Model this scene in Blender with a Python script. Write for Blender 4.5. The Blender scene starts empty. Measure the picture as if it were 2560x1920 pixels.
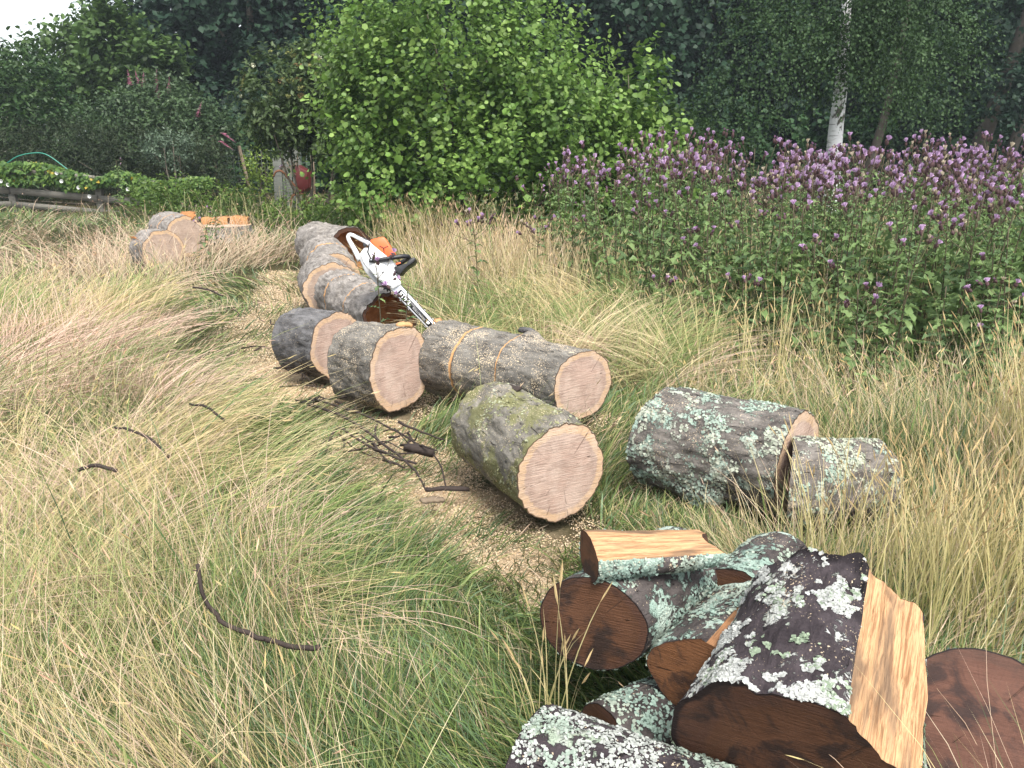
import bpy, math, random
import numpy as np
from mathutils import Vector, Matrix

R = math.radians
rng = np.random.default_rng(11)
random.seed(11)
sc = bpy.context.scene
col = sc.collection

# ------------------------------------------------------------------ camera
cam_d = bpy.data.cameras.new('camera')
cam_d.sensor_width = 36
cam_d.lens = 29.53
cam_d.clip_start = 0.05
cam_d.clip_end = 900
cam = bpy.data.objects.new('camera', cam_d)
col.objects.link(cam)
cam.location = (0, 0, 1.6)
cam.rotation_euler = (R(90 - 16.2), 0, 0)
sc.camera = cam

# ------------------------------------------------------------------ sky and sun (bright overcast)
SUN_EL, SUN_AZ = 60.0, 156.0          # azimuth clockwise from +Y: behind and right of the camera
w = bpy.data.worlds.new('World')
sc.world = w
w.use_nodes = True
wt = w.node_tree
wt.nodes.clear()
wo = wt.nodes.new('ShaderNodeOutputWorld')
bg = wt.nodes.new('ShaderNodeBackground')
sky = wt.nodes.new('ShaderNodeTexSky')
sky.sky_type = 'NISHITA'
sky.sun_disc = False
sky.sun_elevation = R(SUN_EL)
sky.sun_rotation = R(SUN_AZ)
sky.air_density = 1.0
sky.dust_density = 2.0
sky.ozone_density = 1.0
hs = wt.nodes.new('ShaderNodeHueSaturation')
hs.inputs['Saturation'].default_value = 0.30
wt.links.new(sky.outputs[0], hs.inputs['Color'])
wt.links.new(hs.outputs[0], bg.inputs['Color'])
bg.inputs['Strength'].default_value = 0.125
wt.links.new(bg.outputs[0], wo.inputs['Surface'])
sun_d = bpy.data.lights.new('sun', 'SUN')
sun_d.energy = 2.1
sun_d.angle = R(24)
sun_d.color = (1.0, 0.96, 0.90)
sun = bpy.data.objects.new('sun', sun_d)
col.objects.link(sun)
sd = Vector((math.sin(R(SUN_AZ)) * math.cos(R(SUN_EL)), math.cos(R(SUN_AZ)) * math.cos(R(SUN_EL)), math.sin(R(SUN_EL))))
sun.rotation_euler = sd.to_track_quat('Z', 'Y').to_euler()
sun.location = (6, -8, 20)
sc.view_settings.view_transform = 'Standard'
sc.view_settings.look = 'None'
sc.view_settings.gamma = 1
sc.view_settings.exposure = 1.48
sc.render.engine = 'CYCLES'
sc.cycles.use_denoising = True
sc.cycles.max_bounces = 6
sc.cycles.diffuse_bounces = 4
sc.cycles.transmission_bounces = 3
sc.cycles.transparent_max_bounces = 4


# ------------------------------------------------------------------ helpers
def hash3(ix, iy, iz, seed):
    h = (ix.astype(np.int64) * 374761393 + iy.astype(np.int64) * 668265263 + iz.astype(np.int64) * 1274126177 + seed * 974634541) & 0xffffffff
    h = ((h ^ (h >> 13)) * 1103515245) & 0xffffffff
    h = ((h ^ (h >> 16)) * 2246822519) & 0xffffffff
    return ((h ^ (h >> 15)) & 0xffffff) / float(0xffffff)


def vn(p, seed=0):
    p = np.asarray(p, float)
    i = np.floor(p).astype(np.int64)
    f = p - i
    f = f * f * (3 - 2 * f)
    r = 0
    for dx in (0, 1):
        wx = f[:, 0] if dx else 1 - f[:, 0]
        for dy in (0, 1):
            wy = f[:, 1] if dy else 1 - f[:, 1]
            for dz in (0, 1):
                wz = f[:, 2] if dz else 1 - f[:, 2]
                r = r + wx * wy * wz * hash3(i[:, 0] + dx, i[:, 1] + dy, i[:, 2] + dz, seed)
    return r


def fbm(p, seed=0, oct=4, gain=0.5):
    p = np.asarray(p, float)
    if p.shape[1] == 2:
        p = np.c_[p, np.zeros(len(p))]
    a, t, n = 1.0, 0, 0
    for o in range(oct):
        t = t + a * vn(p * (2.03 ** o) + 17.3 * o, seed + o)
        n += a
        a *= gain
    return t / n


def sst(x, a, b):
    t = np.clip((x - a) / (b - a), 0, 1)
    return t * t * (3 - 2 * t)


def unit(v):
    return v / np.maximum(np.linalg.norm(v, axis=-1, keepdims=True), 1e-9)


def mesh(V, polys, attrs=None, smooth=True, midx=None):
    """V (n,3); polys: list of (m,k) index arrays; attrs: {name: (n,3) or (n,4)}"""
    V = np.asarray(V, np.float32)
    polys = [np.asarray(p, np.int32) for p in polys if len(p)]
    me = bpy.data.meshes.new('m')
    me.vertices.add(len(V))
    me.vertices.foreach_set('co', V.ravel())
    li = np.concatenate([p.ravel() for p in polys])
    ks = np.concatenate([np.full(len(p), p.shape[1], np.int32) for p in polys])
    st = np.concatenate([[0], np.cumsum(ks)[:-1]]).astype(np.int32)
    me.loops.add(len(li))
    me.loops.foreach_set('vertex_index', li)
    me.polygons.add(len(ks))
    me.polygons.foreach_set('loop_start', st)
    if smooth:
        me.polygons.foreach_set('use_smooth', np.ones(len(ks), bool))
    if midx is not None:
        me.polygons.foreach_set('material_index', np.asarray(midx, np.int32))
    for k, a in (attrs or {}).items():
        a = np.asarray(a, np.float32)
        if a.shape[1] == 4:
            at = me.attributes.new(k, 'FLOAT_COLOR', 'POINT')
            at.data.foreach_set('color', a.ravel())
        else:
            at = me.attributes.new(k, 'FLOAT_VECTOR', 'POINT')
            at.data.foreach_set('vector', a.ravel())
    me.update(calc_edges=True)
    return me


def obj(name, me, mats, parent=None):
    me.name = name
    for m in (mats if isinstance(mats, (list, tuple)) else [mats]):
        me.materials.append(m)
    o = bpy.data.objects.new(name, me)
    col.objects.link(o)
    if parent:
        o.parent = parent
    return o


def tag(o, label=None, cat=None, group=None, kind=None):
    if label: o['label'] = label
    if cat: o['category'] = cat
    if group: o['group'] = group
    if kind: o['kind'] = kind
    return o


def thing(name, label, cat, loc=(0, 0, 0), rot=(0, 0, 0), group=None, mat=None):
    o = bpy.data.objects.new(name, None)
    o.empty_display_size = 0.1
    col.objects.link(o)
    if mat is not None:
        o.matrix_world = mat
    else:
        o.location = loc
        o.rotation_euler = rot
    return tag(o, label, cat, group)


def copy_tree(o, parent=None):
    c = o.copy()
    col.objects.link(c)
    c.parent = parent
    for ch in o.children:
        copy_tree(ch, c)
    return c


def tube(P, rad, n=8, close=True):
    """swept tube through points P with radii; returns V, [quads, caps]"""
    P = np.asarray(P, float)
    m = len(P)
    rad = np.broadcast_to(np.asarray(rad, float), (m,))
    T = np.gradient(P, axis=0)
    T = unit(T)
    ref = np.array([0.0, 0, 1]) if abs(T[0][2]) < 0.9 else np.array([1.0, 0, 0])
    V = []
    u = unit(np.cross(T[0], ref)[None])[0]
    for k in range(m):
        u = u - T[k] * np.dot(u, T[k])
        u = u / np.linalg.norm(u)
        v = np.cross(T[k], u)
        a = np.linspace(0, 2 * np.pi, n, endpoint=False)
        V.append(P[k] + rad[k] * (np.cos(a)[:, None] * u + np.sin(a)[:, None] * v))
    V = np.concatenate(V)
    q = []
    for k in range(m - 1):
        for j in range(n):
            q.append((k * n + j, k * n + (j + 1) % n, (k + 1) * n + (j + 1) % n, (k + 1) * n + j))
    polys = [np.array(q)]
    if close:
        polys.append(np.array([list(range(n))[::-1], [(m - 1) * n + j for j in range(n)]]))
    return V, polys


def join(parts):
    """parts: list of (V, polys) -> V, polys"""
    Vs, by, off = [], {}, 0
    for V, polys in parts:
        Vs.append(V)
        for p in polys:
            p = np.asarray(p)
            if len(p):
                by.setdefault(p.shape[1], []).append(p + off)
        off += len(V)
    return np.concatenate(Vs), [np.concatenate(v) for v in by.values()]


def box(x0, x1, y0, y1, z0, z1):
    V = np.array([(x, y, z) for x in (x0, x1) for y in (y0, y1) for z in (z0, z1)], float)
    F = np.array([(0, 1, 3, 2), (4, 6, 7, 5), (0, 4, 5, 1), (2, 3, 7, 6), (0, 2, 6, 4), (1, 5, 7, 3)])
    return V, [F]


def bevel(o, wd, seg=2):
    m = o.modifiers.new('bevel', 'BEVEL')
    m.width = wd
    m.segments = seg
    m.limit_method = 'ANGLE'
    m.angle_limit = R(35)
    return o


def smooth_path(P, n):
    P = np.asarray(P, float)
    t = np.linspace(0, 1, len(P))
    s = np.linspace(0, 1, n)
    # Catmull-Rom
    Q = np.vstack([2 * P[0] - P[1], P, 2 * P[-1] - P[-2]])
    out = []
    for x in s * (len(P) - 1):
        i = min(int(x), len(P) - 2)
        f = x - i
        p0, p1, p2, p3 = Q[i], Q[i + 1], Q[i + 2], Q[i + 3]
        out.append(0.5 * ((2 * p1) + (-p0 + p2) * f + (2 * p0 - 5 * p1 + 4 * p2 - p3) * f * f + (-p0 + 3 * p1 - 3 * p2 + p3) * f ** 3))
    return np.array(out)


# ------------------------------------------------------------------ materials
def NM(name):
    m = bpy.data.materials.new(name)
    m.use_nodes = True
    m.node_tree.nodes.clear()
    return m, m.node_tree


def nd(t, typ, ins=None, **props):
    n = t.nodes.new(typ)
    for k, v in props.items():
        setattr(n, k, v)
    for k, v in (ins or {}).items():
        s = n.inputs[k]
        if isinstance(v, bpy.types.NodeSocket):
            t.links.new(v, s)
        else:
            s.default_value = v
    return n


def noise(t, vec, scale, detail=4, rough=0.55, dist=0.0):
    return nd(t, 'ShaderNodeTexNoise', {'Vector': vec, 'Scale': scale, 'Detail': detail, 'Roughness': rough, 'Distortion': dist}).outputs[0]


def mp(t, vec, scale=(1, 1, 1), loc=(0, 0, 0), rot=(0, 0, 0)):
    return nd(t, 'ShaderNodeMapping', {'Vector': vec, 'Scale': scale, 'Location': loc, 'Rotation': rot}).outputs[0]


def rgba(c):
    return (c[0], c[1], c[2], 1)


def ramp(t, fac, stops, interp='LINEAR'):
    n = nd(t, 'ShaderNodeValToRGB', {0: fac})
    n.color_ramp.interpolation = interp
    e = n.color_ramp.elements
    while len(e) < len(stops):
        e.new(0.5)
    for el, (p, c) in zip(e, stops):
        el.position = p
        el.color = rgba(c)
    return n.outputs[0]


def mixc(t, fac, a, b, blend='MIX'):
    n = nd(t, 'ShaderNodeMix', data_type='RGBA', blend_type=blend)
    for i, v in ((0, fac), (6, a), (7, b)):
        if isinstance(v, bpy.types.NodeSocket):
            t.links.new(v, n.inputs[i])
        else:
            n.inputs[i].default_value = v if i == 0 else rgba(v)
    return n.outputs[2]


def mth(t, op, a, b=0.0, c=0.0):
    return nd(t, 'ShaderNodeMath', {0: a, 1: b, 2: c}, operation=op).outputs[0]


def step(t, v, lo, hi):
    return nd(t, 'ShaderNodeMapRange', {0: v, 1: lo, 2: hi}, interpolation_type='SMOOTHSTEP').outputs[0]


def attr(t, name, out='Color'):
    return nd(t, 'ShaderNodeAttribute', attribute_name=name).outputs[out]


def finish(m, t, colr, rough=0.8, height=None, bump=0.3, dist=0.01, spec=0.3, metal=0.0):
    p = nd(t, 'ShaderNodeBsdfPrincipled', {'Roughness': rough, 'Metallic': metal})
    p.inputs['Specular IOR Level'].default_value = spec
    if isinstance(colr, bpy.types.NodeSocket):
        t.links.new(colr, p.inputs['Base Color'])
    else:
        p.inputs['Base Color'].default_value = rgba(colr)
    if height is not None:
        b = nd(t, 'ShaderNodeBump', {'Strength': bump, 'Distance': dist, 'Height': height})
        t.links.new(b.outputs[0], p.inputs['Normal'])
    o = nd(t, 'ShaderNodeOutputMaterial')
    t.links.new(p.outputs[0], o.inputs[0])
    return m


def plain(name, c, rough=0.5, spec=0.4, metal=0.0, var=0.06, scale=30, bump=0.0):
    m, t = NM(name)
    v = nd(t, 'ShaderNodeTexCoord').outputs['Object']
    n = noise(t, v, scale, 4)
    d = tuple(x * (1 - var * 2) for x in c)
    c2 = mixc(t, n, d, tuple(min(1, x * (1 + var)) for x in c))
    return finish(m, t, c2, rough, n if bump else None, bump, 0.002, spec, metal)


def leafy(name, trans=0.35, rough=0.5, spec=0.25):
    m, t = NM(name)
    c = attr(t, 'col')
    p = nd(t, 'ShaderNodeBsdfPrincipled', {'Base Color': c, 'Roughness': rough})
    p.inputs['Specular IOR Level'].default_value = spec
    tr = nd(t, 'ShaderNodeBsdfTranslucent', {'Color': c})
    mx = nd(t, 'ShaderNodeMixShader', {0: trans, 1: p.outputs[0], 2: tr.outputs[0]})
    o = nd(t, 'ShaderNodeOutputMaterial')
    t.links.new(mx.outputs[0], o.inputs[0])
    return m


def bark_mat(name, dark, light, li=0.0, lc1=(0.40, 0.48, 0.38), lc2=(0.72, 0.72, 0.66), dust=0.0, stretch=0.35, moss=0.0, lscale=9):
    """log bark in object space, axis along X. li: lichen cover, dust: sawdust speckle"""
    m, t = NM(name)
    v = nd(t, 'ShaderNodeTexCoord').outputs['Object']
    vs = mp(t, v, (stretch, 1, 1))
    n1 = noise(t, vs, 26, 6, 0.65, 0.4)
    n2 = noise(t, v, 7, 4, 0.6)
    n3 = noise(t, v, 120, 3, 0.7)
    f = mth(t, 'ADD', mth(t, 'MULTIPLY', n1, 0.55), mth(t, 'ADD', mth(t, 'MULTIPLY', n2, 0.35), mth(t, 'MULTIPLY', n3, 0.25)))
    c = ramp(t, f, [(0.44, dark), (0.63, tuple(x * 0.8 for x in light)), (0.78, tuple(min(1, x * 1.3) for x in light))])
    # darker wet-looking patches and reddish scuffs with a shape of their own
    c = mixc(t, step(t, noise(t, v, 3.1, 3), 0.58, 0.68), c, tuple(x * 0.7 for x in dark))
    h = mth(t, 'MULTIPLY', f, 0.6)
    crack = step(t, noise(t, mp(t, v, (0.18, 1, 1)), 34, 5, 0.7, 1.2), 0.62, 0.70)
    c = mixc(t, mth(t, 'MULTIPLY', crack, 0.85), c, tuple(x * 0.45 for x in dark))
    h = mth(t, 'SUBTRACT', h, mth(t, 'MULTIPLY', crack, 0.5))
    if moss:
        mm = step(t, mth(t, 'ADD', noise(t, v, 5, 4), mth(t, 'MULTIPLY', noise(t, v, 60, 3), 0.3)), 0.80 - moss, 0.90 - moss)
        c = mixc(t, mth(t, 'MULTIPLY', mm, 0.75), c, (0.16, 0.16, 0.06))
    if li:
        a = mth(t, 'ADD', mth(t, 'MULTIPLY', noise(t, v, lscale, 3, 0.6), 0.62), mth(t, 'MULTIPLY', noise(t, v, lscale * 6, 4, 0.7, 0.6), 0.38))
        mask = step(t, a, 0.66 - li * 0.3, 0.69 - li * 0.3)
        lcol = mixc(t, step(t, noise(t, v, lscale * 0.6, 3), 0.42, 0.58), lc1, lc2)
        lcol = mixc(t, mth(t, 'MULTIPLY', step(t, noise(t, v, 90, 3), 0.5, 0.7), 0.5), lcol, tuple(x * 0.5 for x in lc1))
        c = mixc(t, mask, c, lcol)
        h = mth(t, 'ADD', h, mth(t, 'MULTIPLY', mask, mth(t, 'ADD', 0.25, mth(t, 'MULTIPLY', noise(t, v, 140, 3), 0.6))))
    if dust:
        dm = step(t, mth(t, 'ADD', noise(t, v, 150, 2, 0.6), mth(t, 'MULTIPLY', noise(t, v, 6, 2), 0.4)), 0.92 - dust, 0.98 - dust)
        c = mixc(t, mth(t, 'MULTIPLY', dm, 0.85), c, (0.62, 0.50, 0.34))
    return finish(m, t, c, 0.88, h, 1.0, 0.022, 0.2)


def grain_mat(name, heart, sap, edge=(0.11, 0.070, 0.045), pale=(0.70, 0.58, 0.47), stain=None, smear=0.5, ring=260, cracks=0.7, sapw=0.83):
    """sawn end: attribute cap = (cos, sin, radius fraction)"""
    m, t = NM(name)
    a = attr(t, 'cap', 'Vector')
    v = nd(t, 'ShaderNodeTexCoord').outputs['Object']
    sx = nd(t, 'ShaderNodeSeparateXYZ', {0: a})
    rr = sx.outputs[2]
    ad = nd(t, 'ShaderNodeCombineXYZ', {0: sx.outputs[0], 1: sx.outputs[1], 2: 0.0}).outputs[0]
    wob = mth(t, 'MULTIPLY', mth(t, 'SUBTRACT', noise(t, v, 6, 4), 0.5), 0.20)
    r2 = mth(t, 'ADD', rr, wob)
    c = ramp(t, r2, [(0.0, tuple(x * 0.92 for x in heart)), (sapw - 0.22, heart), (sapw - 0.02, tuple(x * 0.80 for x in heart)), (sapw + 0.02, sap), (0.945, tuple(min(1, x * 1.04) for x in sap))])
    c = mixc(t, mth(t, 'MULTIPLY', mth(t, 'MULTIPLY', step(t, noise(t, mp(t, v, (1, 1.0, 1.7), rot=(R(40), 0, 0)), 9, 4, 0.65, 0.8), 0.45, 0.68), step(t, mth(t, 'SUBTRACT', sapw, r2), 0.0, 0.05)), 0.7), c, tuple(x * 0.62 for x in heart))
    # growth rings
    rg = mth(t, 'SINE', mth(t, 'MULTIPLY', mth(t, 'ADD', rr, mth(t, 'MULTIPLY', wob, 0.6)), ring))
    c = mixc(t, mth(t, 'MULTIPLY', step(t, rg, 0.1, 1.0), 0.28), c, tuple(x * 0.55 for x in heart))
    # rays and drying checks run out from the pith
    rays = mth(t, 'MULTIPLY', noise(t, mp(t, a, (14, 14, 0.5)), 1.0, 4, 0.7), step(t, rr, 0.12, 0.6))
    c = mixc(t, mth(t, 'MULTIPLY', step(t, rays, 0.50, 0.70), 0.5), c, tuple(x * 0.45 for x in heart))
    ck = mth(t, 'MULTIPLY', step(t, noise(t, mp(t, a, (9, 9, 0.25)), 1.0, 2, 0.5), 0.665, 0.69), mth(t, 'MULTIPLY', step(t, rr, 0.2, 0.45), step(t, noise(t, mp(t, a, (3, 3, 3)), 1.0, 2), 0.5, 0.6)))
    c = mixc(t, mth(t, 'MULTIPLY', ck, cracks), c, (0.07, 0.035, 0.02))
    # chainsaw scratches and felted sawdust
    sw = noise(t, mp(t, v, (1, 2.2, 60), rot=(R(38), 0, 0)), 6.0, 3, 0.6, 0.3)
    c = mixc(t, mth(t, 'MULTIPLY', step(t, sw, 0.42, 0.66), 0.55 * smear + 0.12), c, pale)
    s2 = noise(t, mp(t, v, (1, 1.4, 26), rot=(R(52), 0, 0)), 5.0, 4, 0.7, 0.6)
    c = mixc(t, mth(t, 'MULTIPLY', step(t, s2, 0.48, 0.64), 0.45), c, tuple(x * 0.62 for x in heart))
    sm = step(t, noise(t, mp(t, v, (1, 1.6, 0.8), rot=(R(25), 0, 0)), 5.5, 4, 0.6), 0.44, 0.66)
    c = mixc(t, mth(t, 'MULTIPLY', sm, 0.55 * smear), c, pale)
    if stain:
        st = step(t, noise(t, v, 8, 4, 0.65, 0.8), 0.47, 0.62)
        c = mixc(t, mth(t, 'MULTIPLY', st, 0.85), c, stain)
    fine = noise(t, v, 200, 3, 0.7)
    c = mixc(t, mth(t, 'MULTIPLY', fine, 0.22), c, tuple(x * 0.5 for x in heart))
    c = mixc(t, step(t, mth(t, 'ADD', rr, mth(t, 'MULTIPLY', wob, 0.18)), 0.972, 0.985), c, edge)
    h = mth(t, 'SUBTRACT', mth(t, 'ADD', mth(t, 'MULTIPLY', sw, 0.5), mth(t, 'MULTIPLY', fine, 0.4)), mth(t, 'MULTIPLY', ck, 1.2))
    h = mth(t, 'ADD', h, mth(t, 'MULTIPLY', s2, 0.7))
    return finish(m, t, c, 0.8, h, 0.9, 0.006, 0.2)


def split_mat(name, c1, c2, dark, darkamt=0.3):
    m, t = NM(name)
    v = nd(t, 'ShaderNodeTexCoord').outputs['Object']
    f1 = noise(t, mp(t, v, (0.03, 1, 1)), 110, 4, 0.75)
    f2 = noise(t, mp(t, v, (0.04, 1, 1)), 330, 3, 0.7)
    f3 = noise(t, mp(t, v, (0.22, 1, 1)), 14, 3, 0.6, 0.5)
    c = ramp(t, f1, [(0.36, tuple(x * 0.75 for x in c2)), (0.50, c1), (0.66, tuple(min(1, x * 1.2) for x in c1))])
    c = mixc(t, mth(t, 'MULTIPLY', step(t, f2, 0.46, 0.66), 0.6), c, tuple(x * 0.55 for x in c2))
    c = mixc(t, mth(t, 'MULTIPLY', step(t, f3, 0.62 - darkamt * 0.3, 0.80 - darkamt * 0.3), 0.75), c, dark)
    return finish(m, t, c, 0.65, mth(t, 'ADD', f1, mth(t, 'MULTIPLY', f2, 0.6)), 0.7, 0.006, 0.25)


M = {}
M['leaf'] = leafy('leaf', 0.35, 0.45, 0.3)
M['darkleaf'] = leafy('dark_leaf', 0.25, 0.55, 0.2)
M['grass'] = leafy('grass_blade', 0.22, 0.5, 0.3)
M['petal'] = leafy('petal', 0.30, 0.8, 0.1)
M['bark_grey'] = bark_mat('grey_bark', (0.085, 0.075, 0.065), (0.34, 0.31, 0.28), 0.08, dust=0.03)
M['bark_dusty'] = bark_mat('dusty_bark', (0.050, 0.045, 0.040), (0.22, 0.205, 0.18), 0.10, dust=0.13, lscale=14)
M['bark_moss'] = bark_mat('mossy_bark', (0.060, 0.055, 0.045), (0.25, 0.23, 0.195), 0.16, dust=0.08, moss=0.17, lc1=(0.34, 0.40, 0.30), lc2=(0.45, 0.46, 0.36), lscale=12)
M['bark_black'] = bark_mat('blackish_bark', (0.035, 0.033, 0.032), (0.17, 0.165, 0.165), 0.10, dust=0.04, lc1=(0.30, 0.33, 0.30), lc2=(0.42, 0.43, 0.41), lscale=14)
M['bark_lichen'] = bark_mat('lichen_bark', (0.035, 0.030, 0.028), (0.20, 0.18, 0.16), 0.42, lc1=(0.33, 0.43, 0.36), lc2=(0.48, 0.50, 0.42), dust=0.07, lscale=13)
M['bark_wet'] = bark_mat('wet_dark_bark', (0.016, 0.012, 0.014), (0.060, 0.048, 0.052), 0.34, lc1=(0.31, 0.37, 0.28), lc2=(0.50, 0.50, 0.47), dust=0.05, lscale=8)
M['bark_pile'] = bark_mat('pile_bark', (0.022, 0.018, 0.018), (0.10, 0.085, 0.08), 0.50, lc1=(0.27, 0.37, 0.31), lc2=(0.42, 0.50, 0.43), dust=0.07, lscale=9)
M['grain'] = grain_mat('fresh_sawn_wood', (0.50, 0.345, 0.275), (0.61, 0.405, 0.235), pale=(0.68, 0.55, 0.46), smear=0.6)
M['grain_far'] = grain_mat('sawn_wood', (0.44, 0.32, 0.245), (0.64, 0.42, 0.23), pale=(0.60, 0.48, 0.39), smear=0.7)
M['grain_old'] = grain_mat('weathered_end_grain', (0.120, 0.054, 0.028), (0.075, 0.036, 0.024), edge=(0.02, 0.013, 0.012), pale=(0.15, 0.075, 0.045), stain=(0.022, 0.017, 0.016), smear=0.25, cracks=0.8)
M['grain_pink'] = grain_mat('reddish_end_grain', (0.125, 0.060, 0.042), (0.07, 0.040, 0.030), edge=(0.02, 0.015, 0.014), pale=(0.19, 0.095, 0.068), stain=(0.030, 0.022, 0.021), smear=0.3, cracks=0.9)
M['grain_rust'] = grain_mat('rusty_end_grain', (0.20, 0.085, 0.036), (0.13, 0.055, 0.028), edge=(0.022, 0.014, 0.012), pale=(0.24, 0.115, 0.055), stain=(0.03, 0.02, 0.017), smear=0.3, cracks=0.9)
M['kerf'] = plain('fresh_kerf', (0.50, 0.29, 0.135), 0.8, 0.2, var=0.2, scale=60)
M['stump_wood'] = plain('stump_wood', (0.42, 0.22, 0.095), 0.85, 0.2, var=0.3, scale=30, bump=0.5)
M['rot'] = plain('rotten_wood', (0.44, 0.205, 0.085), 0.95, 0.1, var=0.4, scale=22, bump=0.8)
M['split'] = split_mat('split_wood', (0.46, 0.275, 0.140), (0.31, 0.155, 0.068), (0.085, 0.06, 0.042), 0.35)
M['split_dark'] = split_mat('dark_split_wood', (0.26, 0.13, 0.06), (0.15, 0.07, 0.032), (0.04, 0.03, 0.025), 0.4)
M['twig'] = plain('twig_bark', (0.050, 0.038, 0.033), 0.85, 0.2, var=0.3, scale=60, bump=0.5)
M['brown_bark'] = bark_mat('tree_bark', (0.07, 0.06, 0.045), (0.20, 0.17, 0.13), 0.0)
M['fence_wood'] = split_mat('weathered_fence_wood', (0.20, 0.185, 0.155), (0.13, 0.12, 0.10), (0.06, 0.06, 0.05), 0.2)
M['post_wood'] = plain('post_wood', (0.22, 0.17, 0.12), 0.9, 0.1, var=0.3, scale=40)
M['board'] = split_mat('grey_board', (0.125, 0.13, 0.11), (0.085, 0.09, 0.078), (0.07, 0.075, 0.065), 0.15)
M['red'] = plain('red_paint', (0.10, 0.016, 0.014), 0.5, 0.4, var=0.2, scale=14)
M['rust'] = plain('rust', (0.16, 0.07, 0.035), 0.8, 0.2, var=0.3, scale=40)
M['hose'] = plain('green_hose', (0.03, 0.22, 0.15), 0.4, 0.5)
M['wire'] = plain('wire', (0.10, 0.12, 0.11), 0.5, 0.5)
M['rubber'] = plain('rubber', (0.02, 0.02, 0.02), 0.7, 0.3)
M['white_plastic'] = plain('white_plastic', (0.74, 0.74, 0.73), 0.38, 0.5, var=0.03, scale=12)
M['grey_plastic'] = plain('grey_plastic', (0.36, 0.36, 0.36), 0.5, 0.4, var=0.08, scale=20)
M['orange_plastic'] = plain('orange_plastic', (0.74, 0.125, 0.030), 0.42, 0.5, var=0.05, scale=14)
M['black_plastic'] = plain('black_plastic', (0.018, 0.018, 0.020), 0.45, 0.5, var=0.1)
M['steel'] = plain('steel', (0.62, 0.63, 0.66), 0.42, 0.5, 0.35, var=0.05, scale=40)
M['white_ink'] = plain('white_ink', (0.80, 0.80, 0.80), 0.5, 0.4, var=0.02)
M['stem'] = plain('thistle_stem', (0.115, 0.095, 0.060), 0.8, 0.2, var=0.25, scale=12)


def birch_mat():
    m, t = NM('birch_bark')
    v = nd(t, 'ShaderNodeTexCoord').outputs['Object']
    n = noise(t, mp(t, v, (1, 1, 0.55)), 3.2, 5, 0.65, 0.5)
    c = mixc(t, noise(t, v, 9, 4), (0.62, 0.61, 0.60), (0.82, 0.82, 0.82))
    c = mixc(t, step(t, n, 0.545, 0.60), c, (0.10, 0.09, 0.075))
    ln = noise(t, mp(t, v, (1, 1, 9)), 3.0, 4, 0.6)
    c = mixc(t, mth(t, 'MULTIPLY', step(t, ln, 0.60, 0.66), 0.7), c, (0.12, 0.11, 0.10))
    return finish(m, t, c, 0.8, n, 0.5, 0.02, 0.2)


M['birch'] = birch_mat()
M['trunk_grey'] = plain('dark_grey_trunk', (0.075, 0.066, 0.054), 0.9, 0.1, var=0.3, scale=9, bump=0.6)  # dark grey-brown bark, mottled at random

# ------------------------------------------------------------------ ground
PATH = np.array([(-2.93, 10.48), (-2.4, 8.86), (-2.22, 7.45), (-1.88, 6.41), (-1.47, 5.5), (-1.11, 4.99), (-0.83, 4.47), (-0.56, 3.98), (-0.31, 3.53), (-0.13, 3.21), (0.08, 2.93), (0.22, 2.7)])
PATHW = np.array([0.35, 0.45, 0.45, 0.42, 0.40, 0.42, 0.48, 0.48, 0.46, 0.38, 0.26, 0.12])


def path_mask(x, y):
    """1 on the trodden sawdust strip, 0 away from it"""
    best = np.full(len(x), -9.0)
    for i in range(len(PATH) - 1):
        a, b = PATH[i], PATH[i + 1]
        ab = b - a
        t = np.clip(((x - a[0]) * ab[0] + (y - a[1]) * ab[1]) / (ab @ ab), 0, 1)
        d = np.hypot(x - a[0] - t * ab[0], y - a[1] - t * ab[1])
        best = np.maximum(best, 1 - d / (PATHW[i] * (1 - t) + PATHW[i + 1] * t))
    n = fbm(np.c_[x * 3.1, y * 3.1], 5, 3) - 0.5
    return sst(best + n * 0.9, -0.05, 0.55)


def ground_z(x, y):
    near = np.exp(-((np.hypot(x, y - 6)) / 14.0) ** 2)
    return (fbm(np.c_[x * 0.8, y * 0.8], 3, 3) - 0.5) * 0.10 * near - 0.05 * near


def make_ground():
    s = np.linspace(-1, 1, 221)
    g = np.sinh(s * 5.2) / np.sinh(5.2)
    X, Y = np.meshgrid(g * 260, g * 260 + 5, indexing='ij')
    x, y = X.ravel(), Y.ravel()
    z = ground_z(x, y)
    n = len(s)
    i = np.arange(n * n).reshape(n, n)
    q = np.stack([i[:-1, :-1], i[1:, :-1], i[1:, 1:], i[:-1, 1:]], -1).reshape(-1, 4)
    me = mesh(np.c_[x, y, z], [q], {'zone': np.c_[path_mask(x, y) * (1 - 0.45 * sst(y, 5.4, 6.6)), np.zeros(len(x)), np.zeros(len(x))]})
    m, t = NM('field_soil')
    v = nd(t, 'ShaderNodeTexCoord').outputs['Object']
    zn = nd(t, 'ShaderNodeSeparateXYZ', {0: attr(t, 'zone', 'Vector')}).outputs[0]
    n1, n2, n3 = noise(t, v, 2.5, 5), noise(t, v, 45, 4, 0.7), noise(t, v, 160, 3, 0.7)
    c = mixc(t, step(t, n1, 0.35, 0.65), (0.035, 0.042, 0.016), (0.075, 0.058, 0.030))
    c = mixc(t, step(t, n2, 0.45, 0.75), c, (0.10, 0.08, 0.042))
    sdust = mixc(t, n3, (0.40, 0.28, 0.17), (0.74, 0.60, 0.42))
    c = mixc(t, mth(t, 'MULTIPLY', zn, step(t, mth(t, 'ADD', n2, n1), 0.75, 1.1)), c, sdust)
    finish(m, t, c, 0.95, mth(t, 'ADD', n2, n3), 0.8, 0.02, 0.1)
    tag(obj('ground', me, m), kind='structure')


make_ground()

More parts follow.
